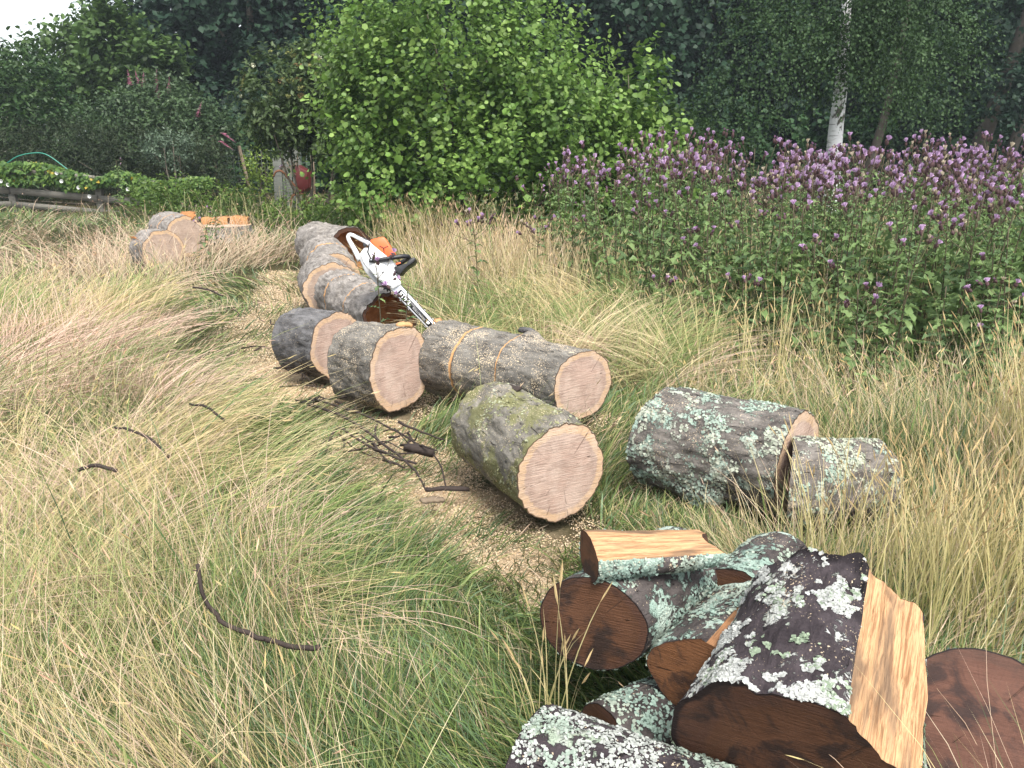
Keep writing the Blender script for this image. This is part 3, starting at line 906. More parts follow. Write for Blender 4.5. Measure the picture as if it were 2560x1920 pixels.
def make_saw():
    f = Vector((0.68, -0.204, -0.704)).normalized()
    u = Vector((0.733, 0.19, 0.653))
    u = (u - f * u.dot(f)).normalized()
    y = u.cross(f)
    mw = Matrix((f, y, u)).transposed().to_4x4()
    mw.translation = Vector((-1.245, 6.40, 0.905)) + f * 0.99
    root = thing('chainsaw', 'white and orange chainsaw leaning nose down on the hollow log', 'chainsaw', mat=mw)
    S = np.array([-0.99, 0, 0])

    def part(name, V, polys, m, bv=0.0, parent=root, smooth=False):
        o = obj(name, mesh(V + S, polys, smooth=smooth), M[m], parent)
        if bv:
            bevel(o, bv)
        return o
    h = part('housing', *extrude([(0.155, 0.092), (0.20, 0.098), (0.30, 0.112), (0.40, 0.125), (0.455, 0.095), (0.475, 0.02), (0.455, -0.045), (0.32, -0.055), (0.24, -0.045), (0.175, -0.02), (0.165, 0.035), (0.19, 0.06)], -0.055, 0.075), 'white_plastic', 0.010)
    part('fuel_tank', *extrude([(0.185, -0.022), (0.25, -0.047), (0.45, -0.047), (0.47, -0.062), (0.44, -0.085), (0.30, -0.085), (0.20, -0.05)], -0.045, 0.07), 'grey_plastic', 0.006)
    part('seam', *extrude([(0.165, 0.085), (0.172, 0.09), (0.215, 0.035), (0.27, 0.02), (0.285, 0.045), (0.30, 0.045), (0.29, -0.002), (0.262, 0.010), (0.205, 0.028)], -0.0575, -0.050), 'black_plastic')
    # rear handle loop
    lp = smooth_path([(0.20, -0.055, 0), (0.12, -0.032, 0), (0.05, -0.016, 0), (0.012, -0.002, 0), (0.004, 0.018, 0), (0.022, 0.034, 0), (0.07, 0.052, 0), (0.13, 0.075, 0), (0.18, 0.090, 0)], 34)
    P = np.c_[lp[:, 0], lp[:, 2] + 0.01, lp[:, 1]]
    tv, tp = tube(P, np.interp(np.linspace(0, 1, 34), [0, 0.3, 0.5, 0.7, 1], [0.022, 0.016, 0.014, 0.0145, 0.020]), 10)
    part('rear_handle', tv, tp, 'white_plastic', smooth=True)
    gp = smooth_path([(0.03, 0.046), (0.075, 0.066), (0.12, 0.082), (0.165, 0.105)], 14)
    gv, gpp = tube(np.c_[gp[:, 0], np.full(14, 0.01), gp[:, 1]], [0.006] + [0.010] * 6 + [0.014, 0.016, 0.013, 0.010, 0.012, 0.014, 0.010], 8)
    part('grip', gv, gpp, 'black_plastic', smooth=True)
    part('trigger', *extrude([(0.115, 0.055), (0.15, 0.068), (0.155, 0.045), (0.14, 0.035), (0.13, 0.045)], 0.0, 0.02), 'black_plastic', 0.002)
    part('filter_cover', *extrude([(0.158, 0.098), (0.150, 0.112), (0.195, 0.193), (0.215, 0.200), (0.345, 0.178), (0.360, 0.165), (0.345, 0.118), (0.30, 0.108), (0.22, 0.098)], -0.040, 0.070), 'orange_plastic', 0.012)
    part('cover_seam', *extrude([(0.228, 0.128), (0.262, 0.142), (0.275, 0.175), (0.279, 0.174), (0.268, 0.141), (0.30, 0.115), (0.296, 0.113), (0.263, 0.136), (0.231, 0.125)], -0.0425, -0.036), 'black_plastic')
    # front handle wraps from the right side over the top
    hp = smooth_path([(0.285, -0.075, 0.015), (0.32, -0.085, 0.06), (0.365, -0.080, 0.13), (0.405, -0.060, 0.195), (0.428, -0.02, 0.228), (0.430, 0.05, 0.228), (0.41, 0.105, 0.18), (0.38, 0.115, 0.08), (0.34, 0.10, -0.02), (0.31, 0.07, -0.06)], 44)
    hv, hpp = tube(hp, 0.0165, 10)
    part('front_handle', hv, hpp, 'black_plastic', smooth=True)
    br = part('handle_bracket', *extrude([(0.258, 0.008), (0.275, -0.014), (0.375, 0.105), (0.352, 0.122)], -0.088, -0.056), 'black_plastic', 0.004)
    for k in range(4):
        s0, t0 = 0.276 + 0.026 * k, 0.012 + 0.029 * k
        V, pl = tube([(s0, -0.086, t0), (s0, -0.093, t0)], 0.0055, 8)
        part('bolt', V, pl, 'steel', parent=br)
    part('hand_guard', *extrude([(0.425, 0.10), (0.44, 0.125), (0.452, 0.155), (0.468, 0.185), (0.462, 0.235), (0.475, 0.262), (0.490, 0.262), (0.502, 0.235), (0.494, 0.19), (0.492, 0.14), (0.500, 0.105), (0.482, 0.085)], -0.07, 0.075), 'black_plastic', 0.006)
    part('guard_flash', *extrude([(0.415, 0.130), (0.432, 0.160), (0.442, 0.155), (0.425, 0.122)], -0.074, -0.060), 'orange_plastic', 0.001)
    cc = part('clutch_cover', *extrude([(0.30, -0.040), (0.315, 0.020), (0.36, 0.060), (0.45, 0.068), (0.545, 0.062), (0.56, 0.050), (0.545, -0.020), (0.50, -0.032), (0.40, -0.052)], -0.088, -0.057), 'white_plastic', 0.007)
    part('cover_rib', *extrude([(0.335, 0.0), (0.35, 0.012), (0.525, -0.010), (0.52, -0.024), (0.42, -0.036)], -0.094, -0.086), 'white_plastic', 0.003, parent=cc)
    for s0, t0 in ((0.512, -0.012), (0.40, 0.018)):
        V, pl = tube([(s0, -0.090, t0), (s0, -0.0985, t0)], 0.0095, 10)
        part('bar_nut', V, pl, 'steel', parent=cc)
    part('bumper_spike', *extrude([(0.49, -0.035), (0.53, -0.030), (0.545, -0.045), (0.525, -0.048), (0.53, -0.065), (0.51, -0.055), (0.495, -0.075), (0.485, -0.055)], -0.066, -0.060), 'black_plastic')
    part('muffler', *extrude([(0.455, 0.085), (0.505, 0.082), (0.515, 0.045), (0.46, 0.03)], -0.04, 0.05), 'grey_plastic', 0.004)

    # guide bar with chain
    def barpoly(off):
        pts = []
        s0, s1, hw, c = 0.46, 0.957, 0.0365 + off, 0.008
        for s in np.linspace(s0, s1, 12):
            pts.append((s, c - hw + 0.004 * ((s - s0) / 0.5) ** 2))
        for a in np.linspace(-90, 90, 13)[1:-1]:
            pts.append((s1 + (hw - 0.004) * math.cos(R(a)), c + (hw - 0.004) * math.sin(R(a))))
        for s in np.linspace(s1, s0, 12):
            pts.append((s, c + hw - 0.004 * ((s - s0) / 0.5) ** 2))
        return pts
    gb = part('guide_bar', *extrude(barpoly(0), -0.0700, -0.0640), 'steel', 0.0012)
    ch = np.array(barpoly(0.0035))
    loops = []
    n = len(ch)
    V = []
    for off in (0.0015, 0.0062):
        b = np.array(barpoly(off))
        for yy in (-0.0705, -0.0635):
            V.append(np.c_[b[:, 0], np.full(n, yy), b[:, 1]])
    V = np.concatenate(V)
    i = np.arange(n - 1)
    q = []
    for a, b in ((0, 2), (2, 3), (3, 1), (1, 0)):
        q.append(np.stack([a * n + i, a * n + i + 1, b * n + i + 1, b * n + i], -1))
    chn = part('saw_chain', V, [np.concatenate(q)], 'black_plastic')
    ctp = np.array(barpoly(0.006))
    for k in range(2, n - 2, 2):
        p, d = ctp[k], unit((ctp[k + 1] - ctp[k - 1])[None])[0]
        nn = np.array([d[1], -d[0]])
        pl = [p - d * 0.007, p + d * 0.007, p + d * 0.006 + nn * 0.006, p - d * 0.004 + nn * 0.003]
        part('cutter', *extrude(pl, -0.0725, -0.0615), 'steel', parent=chn)
    part('bar_panel', *extrude([(0.585, -0.020), (0.585, 0.026), (0.935, 0.022), (0.935, -0.016)], -0.0708, -0.0702), 'black_plastic', parent=gb)

    def text(body, x, z, size, m):
        cu = bpy.data.curves.new('t', 'FONT')
        cu.body = body
        cu.size = size
        cu.extrude = 0.0004
        cu.offset = size * 0.022
        to = bpy.data.objects.new('t', cu)
        col.objects.link(to)
        bpy.context.view_layer.update()
        me = bpy.data.meshes.new_from_object(to.evaluated_get(bpy.context.evaluated_depsgraph_get()))
        bpy.data.objects.remove(to)
        me.transform(Matrix.Translation((x - 0.99, -0.0714, z)) @ Matrix.Rotation(R(90), 4, 'X') @ Matrix.Scale(1.05, 4, (1, 0, 0)))
        me.materials.clear()
        return obj('lettering', me, M[m], gb)
    text('STIHL', 0.597, -0.0125, 0.046, 'white_ink')
    text('ROLLOMATIC', 0.745, -0.008, 0.0205, 'grey_plastic')
    part('maker_mark', *extrude([(0.893, -0.008), (0.893, 0.014), (0.918, 0.013), (0.918, -0.007)], -0.0714, -0.0708), 'white_ink', parent=gb)


make_saw()


# ------------------------------------------------------------------ foliage builders
SHAPES = {
    'oval': (np.array([(0, 0, 0), (0.32, 0.48, 0.10), (0.80, 0.42, 0.06), (1, 0, -0.05), (0.80, -0.42, 0.06), (0.32, -0.48, 0.10)]), [(0, 1, 2, 3), (0, 3, 4, 5)]),
    'diam': (np.array([(0, 0, 0), (0.45, 0.5, 0.10), (1, 0, -0.06), (0.45, -0.5, 0.10)]), [(0, 1, 2), (0, 2, 3)]),
    'heart': (np.array([(0.12, 0, 0), (-0.05, 0.30, 0.02), (0.18, 0.50, 0.06), (0.6, 0.30, 0.05), (1, 0, -0.08), (0.6, -0.30, 0.05), (0.18, -0.50, 0.06), (-0.05, -0.30, 0.02)]), [(0, 1, 2, 3), (0, 3, 4, 4), (0, 4, 5, 5), (0, 5, 6, 7)]),
    'hand': (np.array([(0, 0, 0), (0.18, 0.55, -0.04), (0.42, 0.22, 0.05), (0.75, 0.48, -0.04), (1, 0, -0.10), (0.75, -0.48, -0.04), (0.42, -0.22, 0.05), (0.18, -0.55, -0.04)]), [(0, 1, 2), (0, 2, 3, 4), (0, 4, 5, 6), (0, 6, 7)]),
}


def leaves(P, D, U, S, Wd, C, shape):
    """P base, D direction, U normal, S length, Wd width ratio, C rgb"""
    sh, fc = SHAPES[shape]
    D = unit(D)
    side = unit(np.cross(D, U))
    nn = np.cross(side, D)
    n, k = len(P), len(sh)
    V = P[:, None] + S[:, None, None] * (D[:, None] * sh[None, :, 0:1] + side[:, None] * (sh[None, :, 1:2] * Wd) + nn[:, None] * sh[None, :, 2:3])
    by = {}
    for f in fc:
        f = tuple(dict.fromkeys(f))
        by.setdefault(len(f), []).append(f)
    off = (np.arange(n) * k)[:, None, None]
    polys = [(off + np.array(v)[None]).reshape(-1, kk) for kk, v in by.items()]
    CC = np.repeat(np.c_[C, np.ones(n)], k, 0)
    return V.reshape(-1, 3), polys, CC


def crown(lobes, sprays, per, size, shape, cols, seed, splen=0.4, wd=1.0, droop=0.0, upw=0.5, shell=0.16, clump=0.0, cfreq=1.6, var=0.18, young=0.5, flat=0.6):
    r = np.random.default_rng(seed)
    L = np.array(lobes, float)
    ar = (L[:, 3] * L[:, 4] * L[:, 5]) ** (2 / 3)
    k = r.choice(len(L), sprays * 2, p=ar / ar.sum())
    d = unit(r.normal(0, 1, (sprays * 2, 3)))
    rad = 1 - np.abs(r.normal(0, shell, sprays * 2))
    O = L[k, :3] + d * L[k, 3:6] * rad[:, None]
    ok = O[:, 2] > 0.02
    if clump:
        ok &= fbm(O * cfreq, seed, 2) > clump
    O, d, k = O[ok][:sprays], d[ok][:sprays], k[ok][:sprays]
    m = len(O)
    ax = unit(d * 0.8 + np.array([0, 0, upw]) + r.normal(0, 0.45, (m, 3)))
    sl = splen * r.uniform(0.5, 1.3, m)
    t = (np.arange(per) + 0.6) / per
    P = O[:, None] + ax[:, None] * (sl[:, None] * t[None])[..., None]
    P[..., 2] -= droop * (sl[:, None] * t[None]) ** 1.5
    sd = unit(np.cross(ax, r.normal(0, 1, (m, 3))))
    sg = np.where(np.arange(per) % 2, 1, -1)
    D = ax[:, None] * 0.55 + sd[:, None] * sg[None, :, None] + r.normal(0, 0.35, (m, per, 3))
    D[..., 2] -= droop * 0.8
    U = np.array([0, 0, flat]) + d[:, None] * 0.45 + r.normal(0, 0.35, (m, per, 3))
    c = np.array(cols, float)
    tone = np.clip(fbm(O * 0.9, seed + 5, 2) * 1.6 - 0.3 + r.normal(0, var, m), 0, 1)
    C = c[0] * (1 - tone[:, None]) + c[1] * tone[:, None]
    yf = young * (t[None] ** 2) * r.random((m, 1))  # tip leaves lighter: young growth, plus light on upper leaves put into the colour
    C = C[:, None] * (1 - yf[..., None]) + c[2] * yf[..., None]
    C = C * r.uniform(0.8, 1.2, (m, per, 1))
    S = size * r.uniform(0.6, 1.2, (m, per))
    n = m * per
    return leaves(P.reshape(n, 3), D.reshape(n, 3), unit(U.reshape(n, 3)), S.ravel(), wd, C.reshape(n, 3), shape)


def foliage(name, lf, mat, parent):
    V, polys, C = lf
    o = obj(name, mesh(V, polys, {'col': C}, smooth=False), M[mat], parent)
    o['kind'] = 'stuff'
    return o


def stems(parent, name, paths, mat):
    """several tapered limbs as one trunk mesh: paths of (points, r0, r1)"""
    parts = []
    for P, r0, r1 in paths:
        Q = smooth_path(P, max(6, len(P) * 4))
        parts.append(tube(Q, np.linspace(r0, r1, len(Q)), 9))
    V, polys = join(parts)
    return obj(name, mesh(V, polys), M[mat], parent)


def shift(lobes, o):
    return [(a - o[0], b - o[1], c - o[2], d, e, f) for a, b, c, d, e, f in lobes]


def bush(name, label, cat, base, lobes, mat='leaf', bark='brown_bark', nst=5, group=None, leafname='crown', trunk=None, st_r=0.03, extra=(), **kw):
    root = thing(name, label, cat, base, group=group)
    lb = shift(lobes, base)
    if trunk:
        stems(root, 'trunk', trunk, bark)
    else:
        r = np.random.default_rng(kw.get('seed', 1))
        pp = []
        for k in range(nst):
            l = lb[k % len(lb)]
            tip = np.array(l[:3]) + r.normal(0, 0.35, 3) * np.array(l[3:])
            b = np.array([r.normal(0, 0.15), r.normal(0, 0.15), -0.05])
            pp.append(([b, b * 0.5 + tip * 0.5 + r.normal(0, 0.1, 3), tip], st_r * r.uniform(0.7, 1.2), st_r * 0.25))
        stems(root, 'trunk', pp, bark)
    foliage(leafname, crown(lb, **kw), mat, root)
    return root


# ------------------------------------------------------------------ woodland behind
DARK = ((0.012, 0.030, 0.019), (0.023, 0.053, 0.028), (0.042, 0.088, 0.042))  # dark leaf tones, lifted and blued to carry distant haze in the colour
rw = np.random.default_rng(5)
wood = [(-12.2, 33, 10.5, 2.5), (-9.0, 31, 12, 2.9), (-5.6, 32, 12, 3.0), (-2.4, 30.5, 13, 3.0), (1.2, 32, 12, 3.1), (4.6, 30, 13, 3.0), (8.0, 31, 12, 3.1), (11.4, 29.5, 12, 3.0), (14.8, 30.5, 12, 3.0), (18.4, 29, 12, 3.0), (21.5, 31, 12, 3.0)]
WL = ['dark broadleaf tree at the open end of the wood', 'dense dark tree behind the pink flowering shrub', 'dark tree above the wire fence', 'tall dark tree behind the elder', 'dark spreading tree behind the alder',
      'dark tree with drooping sprays behind the alder', 'dark tree between alder and birch', 'tall dark tree right behind the birch', 'shaded tree beyond the second birch stem', 'shaded dark tree behind the leaning trunk', 'dark tree at the far end of the wood beyond the leaning trunks']
for k, (x, y, h, rr) in enumerate(wood):
    lob = [(x, y, h * 0.62, rr, rr * 0.9, h * 0.40), (x - rr * 0.55, y - 0.8, h * 0.36, rr * 0.72, rr * 0.6, h * 0.20), (x + rr * 0.6, y - 0.6, h * 0.33, rr * 0.72, rr * 0.6, h * 0.20), (x + rw.normal(0, 0.6), y - 1.5, h * 0.22, rr * 0.8, rr * 0.5, h * 0.14)]
    lean = rw.normal(0, 0.3)
    tr = [([(0, 0, -0.1), (lean * 0.3, 0, h * 0.3), (lean, 0, h * 0.8)], 0.24, 0.06), ([(lean * 0.3, 0, h * 0.3), (-rr * 0.5, -0.5, h * 0.5)], 0.09, 0.03), ([(lean * 0.3, 0, h * 0.28), (rr * 0.5, -0.4, h * 0.5)], 0.09, 0.03)]
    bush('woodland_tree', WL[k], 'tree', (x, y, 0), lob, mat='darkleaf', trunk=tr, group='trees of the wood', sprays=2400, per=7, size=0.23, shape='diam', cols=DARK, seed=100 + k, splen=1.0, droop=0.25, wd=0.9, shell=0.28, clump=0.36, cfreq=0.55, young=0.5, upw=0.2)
# the deeper wood reads as one mass
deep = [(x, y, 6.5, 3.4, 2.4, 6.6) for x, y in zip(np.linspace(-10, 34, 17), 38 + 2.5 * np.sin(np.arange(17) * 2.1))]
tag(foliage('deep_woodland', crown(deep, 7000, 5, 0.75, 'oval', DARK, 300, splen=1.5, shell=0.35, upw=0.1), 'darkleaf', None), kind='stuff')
under = [(x, y, 0.7, 1.7, 1.0, 1.5) for x, y in zip(np.linspace(-7.5, 24, 20), 27 + 1.2 * np.sin(np.arange(20) * 1.7))]
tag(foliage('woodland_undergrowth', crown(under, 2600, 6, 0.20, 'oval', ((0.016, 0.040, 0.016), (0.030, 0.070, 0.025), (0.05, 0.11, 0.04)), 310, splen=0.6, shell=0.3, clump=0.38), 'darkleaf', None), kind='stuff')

# pale green trees and the hedge row on the left
bush('garden_tree', 'light green tree rising behind the clipped hedge', 'tree', (-14.2, 29.5, 0), [(-15.2, 29.5, 3.2, 1.4, 1.2, 1.35), (-13.4, 29.3, 3.9, 1.1, 1.1, 1.4), (-16.4, 29.8, 2.6, 1.2, 1.0, 1.3), (-14.6, 29.3, 1.8, 2.0, 1.2, 1.8)],
     sprays=1500, per=7, size=0.20, shape='oval', cols=((0.045, 0.085, 0.025), (0.085, 0.145, 0.040), (0.13, 0.20, 0.055)), seed=401, splen=0.75, upw=0.9, clump=0.40, cfreq=1.0, wd=0.7)
bush('garden_tree', 'light green leafy tree reaching over the pink flowering shrub', 'tree', (-11.6, 27.6, 0), [(-12.2, 27.6, 3.5, 0.85, 0.9, 1.75), (-10.9, 27.4, 2.9, 0.9, 0.9, 1.35), (-11.6, 27.4, 1.6, 1.3, 0.9, 1.6)],
     sprays=1000, per=7, size=0.21, shape='oval', cols=((0.045, 0.085, 0.025), (0.085, 0.150, 0.040), (0.13, 0.21, 0.055)), seed=402, splen=0.75, upw=0.9, clump=0.42, cfreq=1.2, wd=0.75)
bush('hedge', 'tall clipped evergreen hedge with bright young growth on top', 'hedge', (-14.0, 24.6, 0), [(-14.0, 24.6, 2.55, 1.75, 1.2, 1.55), (-15.3, 24.6, 2.4, 1.6, 1.2, 1.7), (-13.4, 24.3, 1.2, 2.2, 1.0, 1.3)],
     sprays=2000, per=7, size=0.145, shape='oval', cols=((0.022, 0.055, 0.018), (0.045, 0.090, 0.026), (0.10, 0.17, 0.04)), seed=403, splen=0.42, upw=0.7, wd=0.5, droop=0.3, shell=0.12)
shrub = bush('flowering_shrub', 'leafy shrub with slender pink flower spikes', 'shrub', (-9.0, 23.4, 0), [(-9.3, 23.4, 1.75, 1.35, 1.1, 1.25), (-8.2, 23.2, 1.35, 0.95, 0.9, 1.0), (-10.6, 23.6, 1.5, 1.2, 0.9, 1.0)],
             sprays=2100, per=7, size=0.12, shape='diam', cols=((0.035, 0.065, 0.028), (0.065, 0.11, 0.045), (0.11, 0.16, 0.07)), seed=404, splen=0.5, upw=0.6, wd=0.6, clump=0.36, cfreq=1.5)
for k, (x, y, z, tx, ty) in enumerate([(-9.95, 23.2, 2.95, -0.1, 0.1), (-9.55, 23.1, 2.9, 0.05, 0), (-9.3, 23.3, 2.95, 0.1, 0), (-8.95, 23.1, 2.75, 0.2, 0), (-9.75, 23.3, 2.95, -0.2, 0), (-8.1, 22.7, 2.15, 0.4, -0.1), (-7.45, 22.6, 1.75, 0.8, -0.3), (-7.55, 22.6, 1.55, 0.9, -0.2), (-9.15, 22.9, 2.6, 0.1, -0.1)]):
    n = 90
    t = rng.random(n)
    an = rng.random(n) * 6.28
    ax = unit(np.array([[tx, ty, 1.0 if k not in (6, 7) else -0.5]]))[0]
    P = np.array([x, y, z]) - np.array([-9.0, 23.4, 0]) + ax * (t[:, None] * 0.42)
    D = np.c_[np.cos(an), np.sin(an), np.full(n, 0.4)]
    V, pl, C = leaves(P, D, np.tile([[0, 0, 1.0]], (n, 1)), 0.085 * (1.15 - t), 0.9, np.array([[0.56, 0.28, 0.38]]) * rng.uniform(0.8, 1.3, (n, 1)), 'diam')
    obj('flower_spike', mesh(V, pl, {'col': C}, smooth=False), M['petal'], shrub)
bush('low_hedge', 'low dark brownish conifer hedge behind the leafy fence', 'hedge', (-10.2, 22.2, 0), [(-13.3, 22.2, 1.0, 1.5, 0.8, 1.0), (-11.3, 22.2, 1.05, 1.5, 0.8, 0.95), (-9.4, 22.0, 1.0, 1.4, 0.8, 0.85), (-8.1, 21.9, 0.85, 1.0, 0.8, 0.80)],
     mat='darkleaf', sprays=3000, per=9, size=0.075, shape='diam', cols=((0.022, 0.034, 0.016), (0.040, 0.055, 0.026), (0.07, 0.085, 0.04)), seed=405, splen=0.38, upw=0.15, wd=0.35, shell=0.2)
bush('garden_shrub', 'small silvery leaved shrub growing out of the dark low hedge', 'shrub', (-8.35, 21.2, 0), [(-8.35, 21.2, 1.35, 0.55, 0.4, 0.3)], sprays=170, per=7, size=0.09, shape='diam', cols=((0.07, 0.11, 0.07), (0.11, 0.16, 0.10), (0.16, 0.21, 0.14)), seed=406, splen=0.3, wd=0.5)
bush('young_shrub', 'small yellow green bush beside the grey boards', 'shrub', (-5.9, 20.4, 0), [(-5.9, 20.4, 0.95, 0.30, 0.3, 0.42), (-5.92, 20.4, 0.4, 0.3, 0.3, 0.4)], sprays=170, per=6, size=0.09, shape='diam', cols=((0.10, 0.16, 0.025), (0.16, 0.23, 0.04), (0.22, 0.29, 0.05)), seed=407, splen=0.25, wd=0.6)

# elder with creamy flower plates
elder = bush('elder_bush', 'elder bush with creamy flower plates beside the bright alder', 'shrub', (-3.8, 16.2, 0), [(-4.05, 16.2, 2.35, 0.80, 0.75, 0.80), (-3.4, 16.2, 2.3, 0.75, 0.7, 0.9), (-4.15, 16.1, 1.85, 0.55, 0.55, 0.42), (-3.35, 16.1, 1.8, 0.5, 0.5, 0.5)],
             sprays=1300, per=7, size=0.11, shape='diam', cols=((0.040, 0.070, 0.022), (0.075, 0.115, 0.038), (0.12, 0.16, 0.06)), seed=408, splen=0.36, wd=0.55, droop=0.45, upw=0.4, clump=0.33, cfreq=2.2)
re_ = np.random.default_rng(9)
for k in range(46):
    d = unit(np.array([[re_.normal(0, 0.8), -abs(re_.normal(0.5, 0.5)), abs(re_.normal(0.3, 0.6))]]))[0]
    c = np.array([-0.25 + 0.5 * (k % 2), 0, 2.3]) + d * np.array([0.84, 0.80, 0.86])
    n = 26
    an, rr = re_.random(n) * 6.28, np.sqrt(re_.random(n)) * re_.uniform(0.04, 0.085)
    u = unit(np.cross(d, [0, 0, 1.0])[None])[0]
    v = np.cross(u, d) * 0.6
    P = c + np.cos(an)[:, None] * rr[:, None] * u + np.sin(an)[:, None] * rr[:, None] * v + d * 0.03
    bright = k % 9 == 0
    cc = np.array([[0.62, 0.62, 0.46]]) if bright else np.array([[0.26, 0.27, 0.10]]) if k % 4 else np.array([[0.22, 0.15, 0.07]])
    V, pl, C = leaves(P, re_.normal(0, 1, (n, 3)), np.tile(d, (n, 1)) + 0.01, np.full(n, 0.028), 1.0, cc * re_.uniform(0.8, 1.2, (n, 1)), 'diam')
    obj('flower_plate', mesh(V, pl, {'col': C}, smooth=False), M['petal'], elder)

# the big bright alder
ALD = [(-1.05, 12.6, 2.35, 1.45, 1.25, 1.75), (-1.85, 12.4, 1.65, 0.68, 0.8, 1.2), (0.25, 12.4, 1.75, 0.95, 0.9, 1.15), (-0.35, 12.7, 2.7, 0.95, 0.9, 1.25), (-0.05, 11.5, 0.75, 0.85, 0.6, 0.75), (0.95, 12.5, 1.25, 0.75, 0.7, 0.95), (-1.25, 11.9, 0.85, 0.85, 0.7, 0.8)]
AC = ((0.062, 0.130, 0.026), (0.150, 0.262, 0.052), (0.29, 0.41, 0.11))
alder = bush('alder_bush', 'large bright green alder bush with rounded leaves', 'shrub', (-0.6, 12.6, 0), ALD, nst=14, st_r=0.035, sprays=2500, per=10, size=0.075, shape='oval', cols=AC, seed=410, splen=0.62, upw=1.05, wd=0.95, clump=0.45, cfreq=1.5, shell=0.26, young=0.85, var=0.3)
foliage('shoots', crown(shift([(l[0], l[1], l[2] + 0.1, l[3] * 1.02, l[4] * 1.02, l[5]) for l in ALD[:4]] + [(0.9, 12.4, 1.7, 0.6, 0.6, 0.7)], (-0.6, 12.6, 0)), 420, 12, 0.066, 'oval', ((0.10, 0.19, 0.04), (0.16, 0.27, 0.06), (0.27, 0.39, 0.11)), 415, splen=0.95, upw=2.2, wd=0.9, shell=0.05, young=0.9), 'leaf', alder)
bush('alder_sapling', 'slender light green alder sapling with an open spire', 'shrub', (1.75, 12.8, 0), [(1.75, 12.8, 1.9, 0.42, 0.42, 1.05), (1.5, 12.7, 1.2, 0.62, 0.5, 0.8), (2.05, 12.7, 1.0, 0.5, 0.5, 0.75)],
     nst=6, st_r=0.02, sprays=420, per=8, size=0.092, shape='oval', cols=AC, seed=411, splen=0.45, upw=0.9, wd=0.95, clump=0.40, cfreq=2.0, young=0.8)
bush('woodland_shrub', 'mid green leafy shrub in front of the dark wood', 'shrub', (2.9, 16.5, 0), [(2.9, 16.5, 1.1, 0.9, 0.8, 1.1), (3.6, 17, 0.8, 0.9, 0.8, 0.9)], sprays=420, per=7, size=0.11, shape='oval', cols=((0.035, 0.075, 0.018), (0.06, 0.115, 0.028), (0.09, 0.16, 0.04)), seed=412, splen=0.4, wd=0.8)
# the outermost leaves of the alder, one by one
sh, fc = SHAPES['oval']
leafm = []
for k in range(6):
    V, pl, C = leaves(np.zeros((1, 3)), np.array([[1.0, 0, 0]]), np.array([[0, 0, 1.0]]), np.array([0.105]), 0.95 + 0.02 * k, np.array([AC[1]]) * (0.85 + 0.1 * k), 'oval')
    me = mesh(V, pl, {'col': C}, smooth=False)
    me.name = 'leaf'
    me.materials.append(M['leaf'])
    leafm.append(me)
rl = np.random.default_rng(3)
made = 0
while made < 280:
    l = ALD[rl.integers(len(ALD))]
    d = unit(rl.normal(0, 1, (1, 3)))[0]
    if d[1] > 0.1:
        continue
    p = np.array(l[:3]) + d * np.array(l[3:]) * rl.uniform(1.02, 1.16) - np.array([-0.6, 12.6, 0])
    if p[2] < 0.15 or any(np.sum(((p + [-0.6, 12.6, 0] - np.array(o[:3])) / np.array(o[3:])) ** 2) < 0.98 for o in ALD):
        continue
    o = bpy.data.objects.new('leaf', leafm[made % 6])
    col.objects.link(o)
    o.parent = alder
    o.location = p
    o.rotation_euler = (rl.normal(0, 0.7), rl.normal(-0.3, 0.6), rl.uniform(0, 6.28))
    o.scale = (rl.uniform(0.7, 1.15),) * 3
    made += 1

# ------------------------------------------------------------------ birches and leaning trunks
BC = ((0.024, 0.052, 0.018), (0.046, 0.088, 0.030), (0.085, 0.14, 0.05))
birch = bush('birch_tree', 'birch tree with a stout white trunk behind the thistles', 'tree', (5.78, 15.5, 0), [(5.4, 15.3, 5.2, 2.1, 1.4, 2.2), (4.5, 15.0, 3.0, 1.1, 0.8, 0.95), (6.9, 15.3, 3.2, 0.95, 0.8, 0.95), (3.9, 15.3, 2.2, 0.7, 0.7, 0.75), (5.65, 14.55, 3.45, 0.85, 0.30, 0.80), (5.9, 14.7, 4.4, 1.2, 0.4, 1.0), (5.1, 14.6, 2.85, 0.55, 0.3, 0.5)], mat='darkleaf', bark='birch',
     trunk=[([(-0.02, 0, -0.1), (-0.04, 0, 0.9), (-0.06, 0, 1.8), (-0.05, 0, 2.7), (-0.10, 0, 3.7), (-0.05, 0, 5.2), (-0.15, 0, 7.0)], 0.165, 0.05)],
     sprays=2500, per=9, size=0.060, shape='diam', cols=BC, seed=420, splen=0.55, droop=1.2, upw=0.0, wd=0.75, clump=0.42, cfreq=1.3, shell=0.25)
foliage('hanging_sprays', crown(shift([(5.72, 14.9, 3.55, 0.75, 0.15, 0.85), (5.62, 14.9, 2.95, 0.40, 0.12, 0.40)], (5.78, 15.5, 0)), 330, 9, 0.060, 'diam', BC, 424, splen=0.5, droop=1.2, upw=0.0, wd=0.75, shell=0.4), 'darkleaf', birch)
bush('birch_tree', 'thinner brownish birch leaning behind the white trunk', 'tree', (7.72, 19.0, 0), [(8.4, 19.0, 4.6, 1.5, 1.2, 1.9), (9.0, 18.8, 3.0, 0.8, 0.8, 0.9)], mat='darkleaf', bark='trunk_grey',
     trunk=[([(0, 0, -0.1), (0.08, 0, 0.9), (0.30, 0, 2.0), (0.45, 0, 3.4), (0.6, 0, 5.5)], 0.13, 0.05)], sprays=900, per=8, size=0.08, shape='diam', cols=BC, seed=421, splen=0.55, droop=1.0, upw=0.0, wd=0.75, clump=0.40, cfreq=1.3, shell=0.25)
